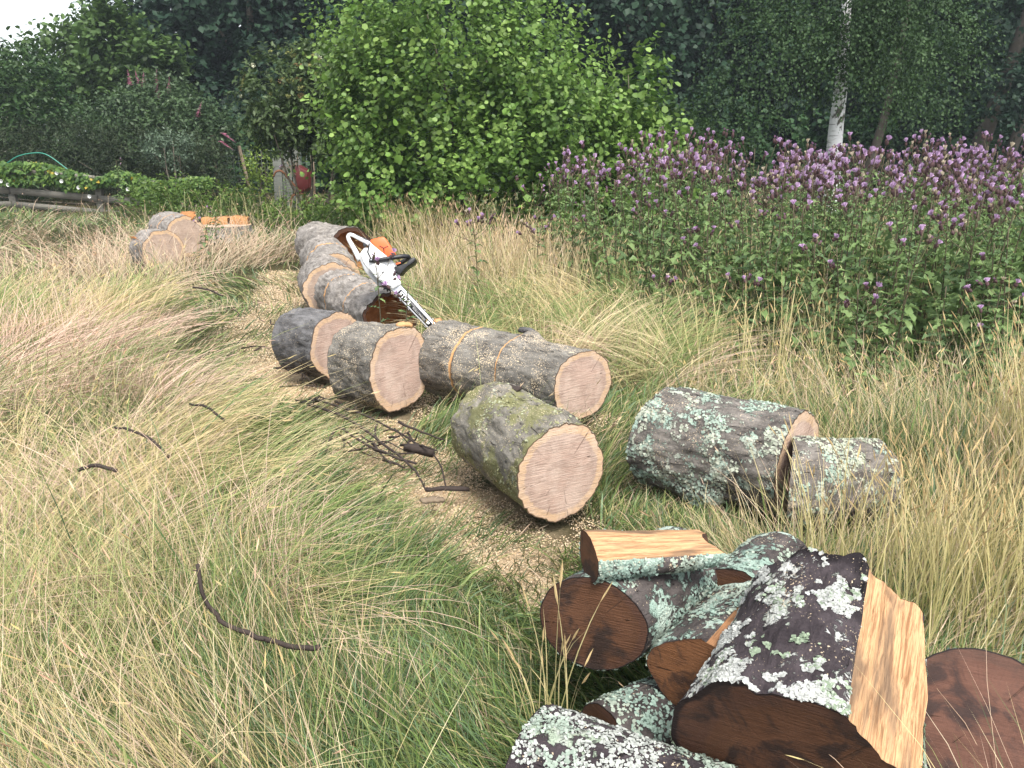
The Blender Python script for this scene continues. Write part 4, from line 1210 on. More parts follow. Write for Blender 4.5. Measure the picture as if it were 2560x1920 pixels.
bush('woodland_tree', 'grey leaning trunk with sparse foliage at the shaded wood edge', 'tree', (12.0, 23.0, 0), [(13.2, 23, 6.0, 1.8, 1.3, 2.2), (13.4, 22.3, 2.9, 1.2, 0.8, 0.9), (12.3, 21.9, 2.7, 0.8, 0.4, 0.6)], mat='darkleaf', bark='trunk_grey', group='trees of the wood',
     trunk=[([(0, 0, -0.1), (0.35, 0, 1.6), (0.75, 0, 3.2), (1.1, 0, 5.0), (1.5, 0, 7.5)], 0.26, 0.10)], sprays=700, per=7, size=0.14, shape='diam', cols=DARK, seed=422, splen=0.7, droop=0.6, wd=0.8, clump=0.4)
bush('woodland_tree', 'slim leaning trunk beside the grey leaning trunk', 'tree', (13.4, 24.0, 0), [(14.8, 24, 6.5, 1.6, 1.2, 2.0)], mat='darkleaf', bark='trunk_grey', group='trees of the wood',
     trunk=[([(0, 0, -0.1), (0.5, 0, 2.0), (0.95, 0, 4.0), (1.4, 0, 6.5)], 0.17, 0.08)], sprays=500, per=7, size=0.14, shape='diam', cols=DARK, seed=423, splen=0.7, droop=0.6, wd=0.8, clump=0.4)

# ------------------------------------------------------------------ rail fence smothered in bindweed
FY = 20.0
fence = thing('rail_fence', 'weathered grey rail fence half hidden under bindweed', 'fence', (-9.5, FY, 0))


def fence_top(x):      # the fence sinks towards its far end
    return np.interp(x, [-13.2, -11.4, -8.2, -7.0], [1.00, 0.98, 0.66, 0.60])


for x in (-13.6, -11.62, -9.6, -8.55):
    h = float(fence_top(x)) - 0.02
    V, pl = box(-0.075, 0.075, -0.06, 0.06, -0.1, h)
    o = bevel(obj('post', mesh(V + np.array([x + 9.5, 0, 0]), pl, smooth=False), M['fence_wood'], fence), 0.008)
for dz, hh in ((-0.12, 0.13), (-0.58, 0.15), (-0.88, 0.13)):
    for x0, x1 in ((-14.6, -11.64), (-11.60, -9.62), (-9.58, -7.3)):
        z0, z1 = float(fence_top(x0)) + dz, float(fence_top(x1)) + dz
        V, pl = box(0, 1, -0.10, -0.065, 0, hh)
        V[:, 2] += z0 + (z1 - z0) * V[:, 0]
        V[:, 0] = x0 + (x1 - x0) * V[:, 0] + 9.5
        obj('rail', mesh(V, pl, smooth=False), M['fence_wood'], fence)
# bindweed: swags of heart shaped leaves along the top rail and hanging drapes
n = 7000
x = rng.uniform(-14.2, -7.0, n)
hang = np.clip(0.36 + 0.18 * np.sin(x * 2.1) + 0.22 * np.exp(-((x + 10.1) / 0.35) ** 2) + 0.25 * np.exp(-((x + 8.1) / 0.5) ** 2) + 0.3 * np.exp(-((x + 12.4) / 0.3) ** 2), 0.1, 0.8)
top = fence_top(x) + 0.12 + 0.06 * np.sin(x * 3.3) + 0.12 * np.exp(-((x + 12.3) / 0.6) ** 2) - 0.14 * np.exp(-((x + 9.55) / 0.3) ** 2)
zz = top - hang * rng.random(n) ** 1.1
keep = zz > 0.05
P = np.c_[x, FY - 0.05 + rng.normal(0, 0.11, n), zz][keep] - np.array([-9.5, FY, 0])
n = len(P)
D = np.c_[rng.normal(0, 0.5, n), rng.normal(-0.4, 0.4, n), rng.normal(-0.7, 0.4, n)]
U = np.c_[rng.normal(0, 0.3, n), np.full(n, -0.9), rng.normal(0.6, 0.3, n)]
cb = np.array([(0.065, 0.13, 0.025), (0.10, 0.18, 0.035), (0.14, 0.22, 0.045), (0.045, 0.10, 0.02)])[rng.integers(0, 4, n)] * rng.uniform(0.8, 1.2, (n, 1))
yl = rng.random(n) < 0.012
cb[yl] = (0.42, 0.32, 0.04)
V, pl, C = leaves(P, D, U, rng.uniform(0.06, 0.11, n), 0.9, cb, 'heart')
bw = tag(thing('bindweed', 'green bindweed with white trumpets draped along the rail fence', 'climber', (-9.5, FY, 0)))
foliage('vine_leaves', (V, pl, C), 'leaf', bw)
for (fx, fz) in ((-11.65, 0.70), (-10.35, 0.88), (-10.27, 0.70), (-11.5, 0.62), (-9.9, 0.56), (-9.68, 0.36), (-8.78, 0.52)):
    an = np.linspace(0, 2 * np.pi, 10, endpoint=False)
    V = np.vstack([np.c_[0.045 * np.cos(an), np.full(10, -0.03), 0.045 * np.sin(an)], np.c_[0.016 * np.cos(an), np.full(10, 0.015), 0.016 * np.sin(an)], [[0, 0.03, 0]]])
    q = np.array([(j, (j + 1) % 10, (j + 1) % 10 + 10, j + 10) for j in range(10)])
    t3 = np.array([(10 + j, 10 + (j + 1) % 10, 20) for j in range(10)])
    o = obj('trumpet_flower', mesh(V, [q, t3], {'col': np.tile([[0.80, 0.80, 0.78, 1]], (21, 1))}), M['petal'], bw)
    o.location = (fx + 9.5, -0.30, fz)

hp = smooth_path([(-12.9, 20.6, 0.86), (-12.1, 20.6, 1.03), (-11.72, 20.6, 1.22), (-11.35, 20.6, 1.30), (-11.05, 20.6, 1.28), (-10.75, 20.6, 1.08), (-10.35, 20.6, 0.72), (-10.2, 20.6, 0.5)], 50)
V, pl = tube(hp, 0.013, 8)
tag(obj('garden_hose', mesh(V, pl), M['hose']), 'green garden hose arching above the bindweed fence', 'hose')

# wire fence with two posts
wf = thing('wire_fence', 'wire mesh fence on thin posts below the dark trees', 'fence', (-7.2, 23.5, 0))
for x0, x1, h in ((-8.05, -8.05, 1.72), (-7.35, -7.1, 1.45), (-5.4, -5.4, 1.4)):
    V, pl = tube([(x1 + 7.2, 0, -0.1), (x0 + 7.2, 0, h)], 0.045, 8)
    obj('post', mesh(V, pl), M['post_wood'], wf)
wires = [tube([(-0.95, 0, z), (0.6, 0.02, z - 0.02), (1.9, 0, z)], 0.006, 4) for z in np.linspace(0.15, 1.35, 8)] + [tube([(x, 0, 0.1), (x, 0, 1.35)], 0.005, 4) for x in np.linspace(-0.8, 1.8, 18)]
tag(obj('wire_mesh', mesh(*join(wires)), M['wire'], wf), kind='stuff')

# grey boards leaning under the elder
bd = thing('board_panel', 'pale grey wooden boards standing under the elder', 'boards', (-5.2, 20.0, 0))
for k, (x, wd_, h, yy) in enumerate(((-0.235, 0.20, 1.20, 0.0), (-0.02, 0.21, 1.42, 0.03), (0.20, 0.19, 1.50, 0.05))):
    V, pl = box(x - wd_ / 2, x + wd_ / 2, yy - 0.012, yy + 0.012, -0.05, h)
    V[:, 1] += V[:, 2] * 0.08
    bevel(obj('board', mesh(V, pl, smooth=False), M['board'], bd), 0.003)


# red wheelbarrow tipped on its nose, dead sticks piled on it
def wheelbarrow():
    root = thing('wheelbarrow', 'red metal wheelbarrow tipped up against the boards', 'wheelbarrow', (-4.62, 18.8, 0), (0, 0, R(14)))
    root.scale = (1.05,) * 3
    o = [(-0.30, -0.04, 1.02), (0.30, -0.04, 1.02), (0.27, 0.0, 0.42), (-0.27, 0.0, 0.42)]
    i = [(-0.20, 0.24, 0.90), (0.20, 0.24, 0.90), (0.18, 0.24, 0.58), (-0.18, 0.24, 0.58)]
    V = np.array(o + i + [(a * 0.97, b - 0.006, 0.72 + (c - 0.72) * 0.97) for a, b, c in o] + [(a * 0.97, b - 0.012, 0.74 + (c - 0.74) * 0.97) for a, b, c in i], float)
    F = []
    for b0, rev in ((0, False), (8, True)):
        for k in range(4):
            f = (b0 + k, b0 + (k + 1) % 4, b0 + 4 + (k + 1) % 4, b0 + 4 + k)
            F.append(f[::-1] if rev else f)
        F.append(tuple(b0 + 4 + k for k in (0, 1, 2, 3)))
    for k in range(4):
        F.append((k, (k + 1) % 4, 8 + (k + 1) % 4, 8 + k))
    V[:, 0] *= 0.62
    a = R(-118)
    V = V @ np.array([[math.cos(a), math.sin(a), 0], [-math.sin(a), math.cos(a), 0], [0, 0, 1]])
    bevel(obj('tray', mesh(V, [np.array(F)], smooth=False), M['red'], root), 0.012)
    for s in (-1, 1):
        P = smooth_path([(0.0, 0.16 * s, 0.50), (-0.20, 0.18 * s, 0.72), (-0.34, 0.19 * s, 0.90), (-0.46, 0.20 * s, 0.90), (-0.52, 0.20 * s, 0.80)], 20)
        obj('handle', mesh(*tube(P, 0.017, 8)), M['rust'], root)
        P = smooth_path([(0.10, 0.15 * s, 0.45), (-0.16, 0.17 * s, 0.42), (-0.22, 0.17 * s, 0.20)], 12)
        obj('leg', mesh(*tube(P, 0.015, 8)), M['rust'], root)
    P = smooth_path([(0.0, -0.16, 0.5), (0.15, -0.09, 0.25), (0.18, 0, 0.18), (0.15, 0.09, 0.25), (0, 0.16, 0.5)], 20)
    obj('fork', mesh(*tube(P, 0.015, 8)), M['rust'], root)
    an = np.linspace(0, 2 * np.pi, 21)
    obj('wheel', mesh(*tube(np.c_[0.18 + 0.14 * np.cos(an), np.zeros(21), 0.17 + 0.14 * np.sin(an)], 0.035, 8)), M['rubber'], root)


wheelbarrow()
rt = np.random.default_rng(21)
for k in range(9):
    c = np.array([-4.76 + rt.normal(0, 0.10), 18.65 + rt.normal(0, 0.05), 1.0 + rt.normal(0, 0.05)])
    d = unit(rt.normal(0, 1, (1, 3)) * [0.8, 0.3, 1.0])[0]
    P = smooth_path([c - d * 0.16, c + rt.normal(0, 0.03, 3), c + d * 0.18], 8)
    tag(obj('dead_stick', mesh(*tube(P, np.linspace(0.009, 0.004, 8), 6)), M['post_wood']), 'brown dead stick heaped on the red wheelbarrow', 'stick', 'dead sticks on the wheelbarrow')
P = smooth_path([(-4.60, 18.6, 1.05), (-4.55, 18.55, 1.35), (-4.40, 18.6, 1.55), (-4.42, 18.65, 1.85)], 12)
tag(obj('dead_stick', mesh(*tube(P, np.linspace(0.014, 0.008, 12), 6)), M['post_wood']), 'tall crooked stick rising from the wheelbarrow', 'stick')


# ------------------------------------------------------------------ thistles
def head_mesh(seed, kind):
    """thistle head: dark scaly cup with a tuft of florets on top"""
    r = np.random.default_rng(seed)
    n = 7
    a = np.linspace(0, 2 * np.pi, n, endpoint=False)
    rows, cols = [], []
    cup = (0.115, 0.070, 0.070) if kind != 'fluff' else (0.13, 0.10, 0.07)
    for z, rad in ((0, 0.002), (0.005, 0.0062), (0.012, 0.0070), (0.018, 0.0055)):
        rows.append(np.c_[np.cos(a) * rad, np.sin(a) * rad, np.full(n, z)])
        cols.append(np.tile([cup], (n, 1)) * r.uniform(0.7, 1.4, (n, 1)))
    V = np.concatenate(rows)
    C = np.concatenate(cols)
    i = np.arange(4 * n).reshape(4, n)
    q = np.stack([i[:-1], np.roll(i[:-1], -1, 1), np.roll(i[1:], -1, 1), i[1:]], -1).reshape(-1, 4)
    tri, k0 = [], len(V)
    base = {'open': (0.55, 0.38, 0.57), 'pale': (0.62, 0.50, 0.62), 'bud': (0.30, 0.17, 0.27), 'fluff': (0.58, 0.50, 0.38)}[kind]
    nt = 22 if kind in ('open', 'pale') else 12
    sp = {'open': 0.62, 'pale': 0.85, 'bud': 0.25, 'fluff': 0.45}[kind]
    ln = {'open': 0.017, 'pale': 0.020, 'bud': 0.008, 'fluff': 0.016}[kind]
    T, TC = [], []
    for k in range(nt):
        an, tl = r.random() * 6.28, sp * math.sqrt(r.random())
        d = np.array([math.cos(an) * math.sin(tl), math.sin(an) * math.sin(tl), math.cos(tl)])
        s = unit(np.cross(d, r.normal(0, 1, 3))[None])[0] * 0.0038
        b = np.array([0, 0, 0.018]) + d * 0.002
        T += [b, b + d * ln * r.uniform(0.8, 1.15) + s, b + d * ln * r.uniform(0.8, 1.15) - s]
        tri.append((k0 + 3 * k, k0 + 3 * k + 1, k0 + 3 * k + 2))
        TC += [np.array(base) * r.uniform(0.75, 1.25)] * 3
    V = np.vstack([V, np.array(T)])
    C = np.vstack([C, np.array(TC)])
    me = mesh(V, [q, np.array(tri)], {'col': np.c_[C, np.ones(len(C))]}, smooth=False)
    me.name = 'flower_head'
    me.materials.append(M['petal'])
    return me


HEADS = {k: [head_mesh(600 + i * 7 + j, k) for j in range(3)] for i, k in enumerate(('open', 'pale', 'bud', 'fluff'))}


def make_thistle(seed, H, nheads, label, group=None, mix=('open', 'bud', 'open', 'fluff', 'bud', 'bud'), nleaf=34, spread=0.16, lean=0.06, separate=True, leafl=0.15, hs=1.5):
    r = np.random.default_rng(seed)
    root = thing('thistle', label, 'thistle', group=group)
    lx, ly = r.normal(0, lean, 2)
    main = smooth_path([(0, 0, -0.03), (lx * 0.3, ly * 0.3, H * 0.35), (lx * 0.6, ly * 0.6, H * 0.7), (lx, ly, H * 0.96)], 12)
    parts = [tube(main, np.linspace(0.0060, 0.0030, 12), 6)]
    tips = []
    for k in range(nheads):
        t = r.uniform(0.66, 0.97)
        b = np.array([np.interp(t, np.linspace(0, 1, 12), main[:, j]) for j in range(3)])
        an = r.random() * 6.28
        rad = spread * r.uniform(0.25, 1.0) * (1.25 - t)
        tip = np.array([b[0] + math.cos(an) * rad * 2.2, b[1] + math.sin(an) * rad * 2.2, H * r.uniform(0.86, 1.02) - 0.10 * (1 - t)])
        if tip[2] < b[2] + 0.03:
            tip[2] = b[2] + r.uniform(0.04, 0.10)
        md = (b + tip) / 2 + np.array([math.cos(an), math.sin(an), -0.3]) * rad * 0.25
        parts.append(tube(smooth_path([b, md, tip], 5), np.linspace(0.0026, 0.0016, 5), 4))
        tips.append((tip, unit((tip - md)[None])[0]))
        if r.random() < 0.75:       # twin head
            t2 = tip + np.array([r.normal(0, 0.018), r.normal(0, 0.018), r.uniform(-0.03, 0.012)])
            tips.append((t2, unit((t2 - md)[None])[0]))
    obj('stem', mesh(*join(parts)), M['stem'], root)
    # lobed leaves
    Vs, Fs, Cs, off = [], [], [], 0
    for k in range(nleaf):
        t = (k + r.random()) / nleaf
        z = (0.04 + 0.84 * t ** 0.9)
        b = np.array([np.interp(z, np.linspace(0, 1, 12), main[:, j]) for j in range(3)])
        an = k * 2.4 + r.normal(0, 0.4)
        L = leafl * (1.25 - 0.85 * t) * r.uniform(0.7, 1.2)
        el = r.uniform(0.15, 0.75)
        s = np.linspace(0, 1, 8)
        wv = np.array([0.10, 0.42, 0.20, 0.50, 0.20, 0.40, 0.12, 0.0]) * L * 0.48 * r.uniform(0.85, 1.15, 8)
        hx = L * s * math.cos(el * 0.6)
        hz = L * (s * math.sin(el) - 0.75 * s ** 2 * r.uniform(0.4, 1.1))
        d, sd_ = np.array([math.cos(an), math.sin(an), 0]), np.array([-math.sin(an), math.cos(an), 0])
        mid = b + d * hx[:, None] + np.array([0, 0, 1]) * hz[:, None]
        wob = r.normal(0, 0.10, 8)[:, None] * L
        Lp, Rp = mid + sd_ * wv[:, None] + [0, 0, 1] * np.abs(wob), mid - sd_ * wv[:, None] + [0, 0, 1] * np.abs(wob[::-1])
        Vs.append(np.stack([Lp, mid, Rp], 1).reshape(-1, 3))
        i = np.arange(8) * 3 + off
        Fs += [(i[j], i[j] + 1, i[j + 1] + 1, i[j + 1]) for j in range(7)] + [(i[j] + 1, i[j] + 2, i[j + 1] + 2, i[j + 1] + 1) for j in range(7)]
        c = np.array([(0.155, 0.235, 0.085), (0.195, 0.280, 0.105), (0.120, 0.190, 0.080)][r.integers(3)]) * r.uniform(0.8, 1.2)
        if t < 0.10 and r.random() < 0.12:
            c = np.array([0.45, 0.36, 0.05])
        Cs.append(np.tile(np.r_[c, 1], (24, 1)))
        off += 24
    o = obj('leaves', mesh(np.concatenate(Vs), [np.array(Fs)], {'col': np.concatenate(Cs)}, smooth=False), M['leaf'], root)
    o['kind'] = 'stuff'
    for k, (p, d) in enumerate(tips):
        kd = mix[k % len(mix)]
        q = Vector(unit((d + np.array([0, 0, 0.5]) + r.normal(0, 0.2, 3))[None])[0]).to_track_quat('Z', 'Y')
        h = bpy.data.objects.new('flower_head', HEADS[kd][r.integers(3)])
        col.objects.link(h)
        h.parent = root
        h.location = p
        h.rotation_euler = q.to_euler()
        h.scale = (hs * r.uniform(0.85, 1.2),) * 3
    return root


PATCH = 'purple thistles of the dense patch'
PL = 'tall purple headed thistle in the dense patch before the wood'
protos = [make_thistle(700 + k, 1.0, [5, 6, 4, 6, 5, 4][k], PL, PATCH, leafl=[0.15, 0.17, 0.14, 0.16, 0.16, 0.14][k], nleaf=26) for k in range(6)]
leafy_p = [make_thistle(705 + k, 1.0, [1, 0, 2, 1][k], 'leafy thistle with few or no heads at the edge of the patch', 'leafy thistles at the edge of the patch', leafl=0.15, nleaf=28) for k in range(4)]
pale = make_thistle(710, 1.0, 9, 'thistle with large pale lilac heads in the dense patch', 'pale headed thistles', mix=('pale', 'pale', 'open', 'bud'), hs=1.7)
rth = np.random.default_rng(77)


def front(x):
    return np.interp(x, [0.2, 0.6, 1.4, 2.0, 2.6, 3.2, 5.0], [8.0, 7.4, 6.4, 5.3, 4.75, 4.45, 4.3])


spots = []
tries = 0
while len(spots) < 265 and tries < 20000:
    tries += 1
    y = 4.3 + 6.3 * rth.random() ** 0.9
    x = rth.uniform(0.2, 0.66 * y + 0.2)
    if y < front(x) + 0.1 or y > 10.4:
        continue
    if x < 0.75 and rth.random() < 0.5:
        continue
    if any((x - a) ** 2 + (y - b) ** 2 < 0.14 ** 2 for a, b in spots):
        continue
    spots.append((x, y))
used = set()
for k, (x, y) in enumerate(spots):
    dep = y - front(x)
    j = k % 6 if (dep > 1.6 and k % 4) or k % 5 == 0 else 10 + k % 4
    p = protos[j] if j < 10 else leafy_p[j - 10]
    o = p if j not in used else copy_tree(p)
    used.add(j)
    hgt = np.interp(dep, [0, 0.6, 1.8, 4.5], [0.80, 1.10, 1.38, 1.50]) * rth.uniform(0.86, 1.10)
    if x < 2.2:
        hgt *= np.interp(x, [0.2, 1.0, 2.2], [0.90, 1.10, 1.06])
    o.location = (x, y, -0.02)
    o.rotation_euler = (rth.normal(0, 0.04), rth.normal(0, 0.04), rth.uniform(0, 6.28))
    s = 0.85 + 0.25 * hgt
    o.scale = (s, s, hgt)
for k, (x, y, h) in enumerate(((2.95, 8.3, 1.38), (3.10, 8.4, 1.42), (2.86, 8.2, 1.30))):
    o = pale if k == 0 else copy_tree(pale)
    o.location = (x, y, -0.02)
    o.scale = (1, 1, h)
    o.rotation_euler = (0, 0, k * 1.7)
for (x, y, h, nh, sd_, lb, kw) in (
        (-0.30, 7.72, 0.98, 11, 720, 'tall branching thistle standing alone in dry grass right of the chainsaw', dict(nleaf=16, spread=0.26)),
        (0.18, 7.9, 0.92, 7, 721, 'thin thistle at the sparse end of the thistle patch', dict(nleaf=14)),
        (-0.79, 5.98, 0.66, 2, 722, 'young leafy thistle in front of the hollow log opening', dict(nleaf=15, leafl=0.13)),
        (-0.98, 6.20, 0.80, 4, 723, 'bent thistle with a few purple heads against the chainsaw body', dict(nleaf=10, leafl=0.10)),
        (1.18, 6.35, 0.62, 5, 724, 'stunted thistle with a low purple head in pale grass', dict(nleaf=16)),
        (1.55, 5.6, 0.74, 4, 725, 'leafy thistle in front of the patch behind the kerfed log', dict(nleaf=22)),
        (2.02, 4.75, 0.85, 3, 726, 'dark stemmed thistle near the short lichen log', dict(nleaf=18)),
        (2.55, 4.55, 0.72, 2, 727, 'light green leafy thistle rising from straw coloured grass', dict(nleaf=26)),
        (-4.9, 18.6, 1.05, 4, 728, 'grey leaved thistle below the wire fence', dict(nleaf=26)),
        (-8.6, 18.9, 1.25, 2, 729, 'tall leafy weed standing in front of the bindweed fence', dict(nleaf=40, leafl=0.22)),
        (-4.15, 11.3, 0.62, 3, 730, 'small silvery thistle between the sunken logs and the stump', dict(nleaf=24)),
        (-4.75, 13.6, 0.55, 2, 731, 'low thistle growing against the fresh stump', dict(nleaf=24))):
    o = make_thistle(sd_, h, nh, lb, **kw)
    o.location = (x, y, -0.02)

# ------------------------------------------------------------------ nettle and leafy weeds at the field edge
for k, (x, y, s) in enumerate(((-6.9, 17.6, 1.0), (-6.1, 17.9, 0.9), (-5.5, 16.6, 0.6), (-7.7, 18.4, 0.9), (-3.35, 15.0, 0.55), (-2.6, 13.6, 0.7), (-4.3, 15.8, 0.5))):
    bush('weed_clump', ['bright weed clump at the end of the bindweed fence', 'leafy weed clump left of the grey boards', 'yellowish weed clump below the wheelbarrow', 'green weed clump under the fence corner', 'weed clump at the foot of the elder', 'weed clump between elder and alder', 'low weed clump right under the wheelbarrow'][k],
         'weeds', (x, y, 0), [(x, y, 0.3 * s, 0.55 * s, 0.5, 0.42 * s), (x + 0.3, y - 0.1, 0.2, 0.4, 0.4, 0.3)], nst=4, st_r=0.008, sprays=130, per=7, size=0.085, shape='diam', cols=((0.06, 0.11, 0.02), (0.11, 0.18, 0.035), (0.17, 0.24, 0.05)), seed=800 + k, splen=0.25, wd=0.6, upw=1.0, group='weeds along the field edge')

# ------------------------------------------------------------------ twigs
TW = 'dark twigs strewn along the sawdust strip'


def twig(label, P, r0, r1=None, n=16, group=TW, knobs=0):
    P = smooth_path(P, n)
    P = P + (np.random.default_rng(int(abs(P[0][0]) * 1000)).normal(0, 0.0016, P.shape))
    parts = [tube(P, np.linspace(r0, r1 or r0 * 0.5, n), 6)]
    rr = np.random.default_rng(int(abs(P[0][1]) * 997))
    for k in range(knobs):
        j = rr.integers(1, n - 1)
        d = unit(rr.normal(0, 1, (1, 3)))[0]
        parts.append(tube([P[j], P[j] + d * r0 * 3], [r0 * 0.5, r0 * 0.2], 5))
    o = obj('twig', mesh(*join(parts)), M['twig'])
    return tag(o, label, 'twig', group)


twig('curved knobbly dark twig sticking up out of the long grass', [(-0.81, 1.95, 0.55), (-0.8, 1.93, 0.49), (-0.78, 1.92, 0.44), (-0.74, 1.91, 0.4), (-0.68, 1.91, 0.37), (-0.62, 1.92, 0.34), (-0.56, 1.94, 0.31), (-0.52, 1.97, 0.29)], 0.0050, 0.0075, 24, 'bare twigs in the long grass', 8)
twig('thin bare twig arching over combed grass', [(-1.70, 3.40, 0.42), (-1.62, 3.36, 0.42), (-1.52, 3.33, 0.39), (-1.44, 3.30, 0.32)], 0.005, 0.007, 14, 'bare twigs in the long grass', 3)
twig('short bare twig poking from a swirl of dry grass', [(-1.50, 3.72, 0.42), (-1.41, 3.69, 0.42), (-1.32, 3.66, 0.36)], 0.005, 0.006, 12, 'bare twigs in the long grass', 2)
twig('small dark twig half buried in green stalks', [(-1.64, 2.96, 0.40), (-1.57, 2.96, 0.42), (-1.49, 2.95, 0.40)], 0.008, 0.007, 10, 'bare twigs in the long grass', 1)
twig('thin twig lying over pinkish grass near the logs', [(-2.66, 6.95, 0.42), (-2.52, 6.9, 0.41), (-2.38, 6.85, 0.36)], 0.008, 0.006, 12, 'bare twigs in the long grass', 2)
twig('long forked twig spanning the sawdust toward the mossy log', [(-1.30, 4.95, 0.05), (-0.95, 4.50, 0.10), (-0.70, 4.12, 0.10), (-0.48, 3.80, 0.07), (-0.40, 3.62, 0.03)], 0.009, 0.005, 20, TW, 5)
twig('long thin twig running beside the forked twig', [(-1.25, 4.98, 0.06), (-0.88, 4.60, 0.09), (-0.62, 4.25, 0.10), (-0.38, 3.92, 0.08), (-0.31, 3.62, 0.05)], 0.007, 0.004, 20, TW, 4)
twig('twig propped on a broken joint over the sawdust', [(-0.98, 4.10, 0.02), (-0.93, 4.22, 0.13), (-0.80, 4.10, 0.11), (-0.62, 3.93, 0.09), (-0.47, 3.86, 0.07)], 0.008, 0.006, 16, TW, 3)
twig('straight twig pointing at the pinkish faced round', [(-1.30, 4.90, 0.05), (-1.10, 5.0, 0.06), (-0.85, 5.12, 0.08)], 0.008, 0.006, 12, TW, 3)
rk = np.random.default_rng(31)
HEAPS = (((-0.66, 4.12), 18, 'dark twig in the brushwood heap left of the mossy log', 0.32), ((-1.12, 4.92), 14, 'dark twig in the brushwood beside the pinkish faced round', 0.30), ((-1.80, 6.25), 9, 'dark twig lying left of the blackish round', 0.28), ((-2.05, 7.2), 6, 'dark twig on the trodden strip left of the grey round', 0.25), ((-1.62, 5.45), 7, 'dark twig in front of the blackish round', 0.26))
for (cx, cy), m, lb, ln in HEAPS:
    for k in range(m):
        a = rk.normal(-0.75, 0.5)
        c = np.array([cx + rk.normal(0, 0.16), cy + rk.normal(0, 0.12), 0.04 + 0.07 * rk.random()])
        d = np.array([math.cos(a), math.sin(a), rk.normal(0, 0.10)])
        l = ln * rk.uniform(0.4, 1.2)
        P = [c - d * l * 0.5, c + rk.normal(0, 0.015, 3), c + d * l * 0.5 + rk.normal(0, 0.02, 3)]
        P = [np.array([p[0], p[1], max(p[2], 0.012)]) for p in P]
        twig(lb, P, rk.uniform(0.004, 0.009), None, 8, 'brushwood: ' + lb[13:], 1)
chip('bark_plate', 'short thick dark bark lump on the brushwood heap', (-0.47, 3.98, 0.08), (0.2, 0.1, -0.3), 0.16, 0.06, 0.03, 'twig', 'bark', 11)
chip('bark_plate', 'pale curled bark piece on the sawdust below the mossy log', (-0.36, 3.50, 0.03), (0.1, 0.2, 0.6), 0.12, 0.06, 0.012, 'post_wood', 'bark', 12)
chip('bark_plate', 'flat dark bark strip lying below the brushwood heap', (-0.30, 3.62, 0.03), (0, 0.05, 0.15), 0.20, 0.035, 0.014, 'twig', 'bark', 13)

# ------------------------------------------------------------------ grass
CAPA = np.array(CAPS)


def wood_dist(x, y):
    """signed distance to the nearest log footprint"""
    best = np.full(len(x), 9.0)
    for x0, y0, x1, y1, r in CAPA:
        dx, dy = x1 - x0, y1 - y0
        t = np.clip(((x - x0) * dx + (y - y0) * dy) / (dx * dx + dy * dy + 1e-9), 0, 1)
        best = np.minimum(best, np.hypot(x - x0 - t * dx, y - y0 - t * dy) - r)
    return best


def ribbons(P, az, L, W, th0, th1, pw, cB, cT, K, curl, r, wprof=0.7):
    n = len(P)
    s = np.linspace(0, 1, K + 1)
    th = th0[:, None] + (th1 - th0)[:, None] * s[None] ** pw[:, None]
    a = az[:, None] + curl[:, None] * s[None]
    st = (L / K)[:, None]
    dx, dy, dz = np.sin(th) * np.cos(a), np.sin(th) * np.sin(a), np.cos(th)
    pos = np.stack([np.cumsum(v[:, :-1] * st, 1) for v in (dx, dy, dz)], -1)
    pos = np.concatenate([np.zeros((n, 1, 3)), pos], 1) + P[:, None]
    pos[..., 2] = np.maximum(pos[..., 2], P[:, None, 2] + 0.012 + 0.03 * s[None] * r.random((n, 1)))
    tw = r.uniform(-1.2, 1.2, n)
    sh = np.stack([-np.sin(a), np.cos(a), np.zeros_like(a)], -1)
    nn = np.stack([np.cos(th) * np.cos(a), np.cos(th) * np.sin(a), -np.sin(th)], -1)
    side = sh * np.cos(tw)[:, None, None] + nn * np.sin(tw)[:, None, None]
    wd = W[:, None] * np.maximum(1 - s[None], 0.0) ** wprof * 0.5
    wd[:, 0] *= 0.8
    Lf, Rt = pos - side * wd[..., None], pos + side * wd[..., None]
    V = np.empty((n, 2 * K + 1, 3))
    V[:, 0:2 * K:2], V[:, 1:2 * K:2], V[:, 2 * K] = Lf[:, :K], Rt[:, :K], pos[:, K]
    C = np.empty((n, 2 * K + 1, 4))
    C[..., 3] = 1
    cc = cB[:, None] * (1 - s[None, :, None]) + cT[:, None] * s[None, :, None]
    C[:, 0:2 * K:2, :3], C[:, 1:2 * K:2, :3], C[:, 2 * K, :3] = cc[:, :K], cc[:, :K], cc[:, K]
    off = (np.arange(n) * (2 * K + 1))[:, None]
    q = np.concatenate([off + np.array([[2 * k, 2 * k + 1, 2 * k + 3, 2 * k + 2]]) for k in range(K - 1)])
    t = off + np.array([[2 * K - 2, 2 * K - 1, 2 * K]])
    tip, tdir = pos[:, K], unit(pos[:, K] - pos[:, K - 1])
    return V.reshape(-1, 3), [q, t], C.reshape(-1, 4), tip, tdir


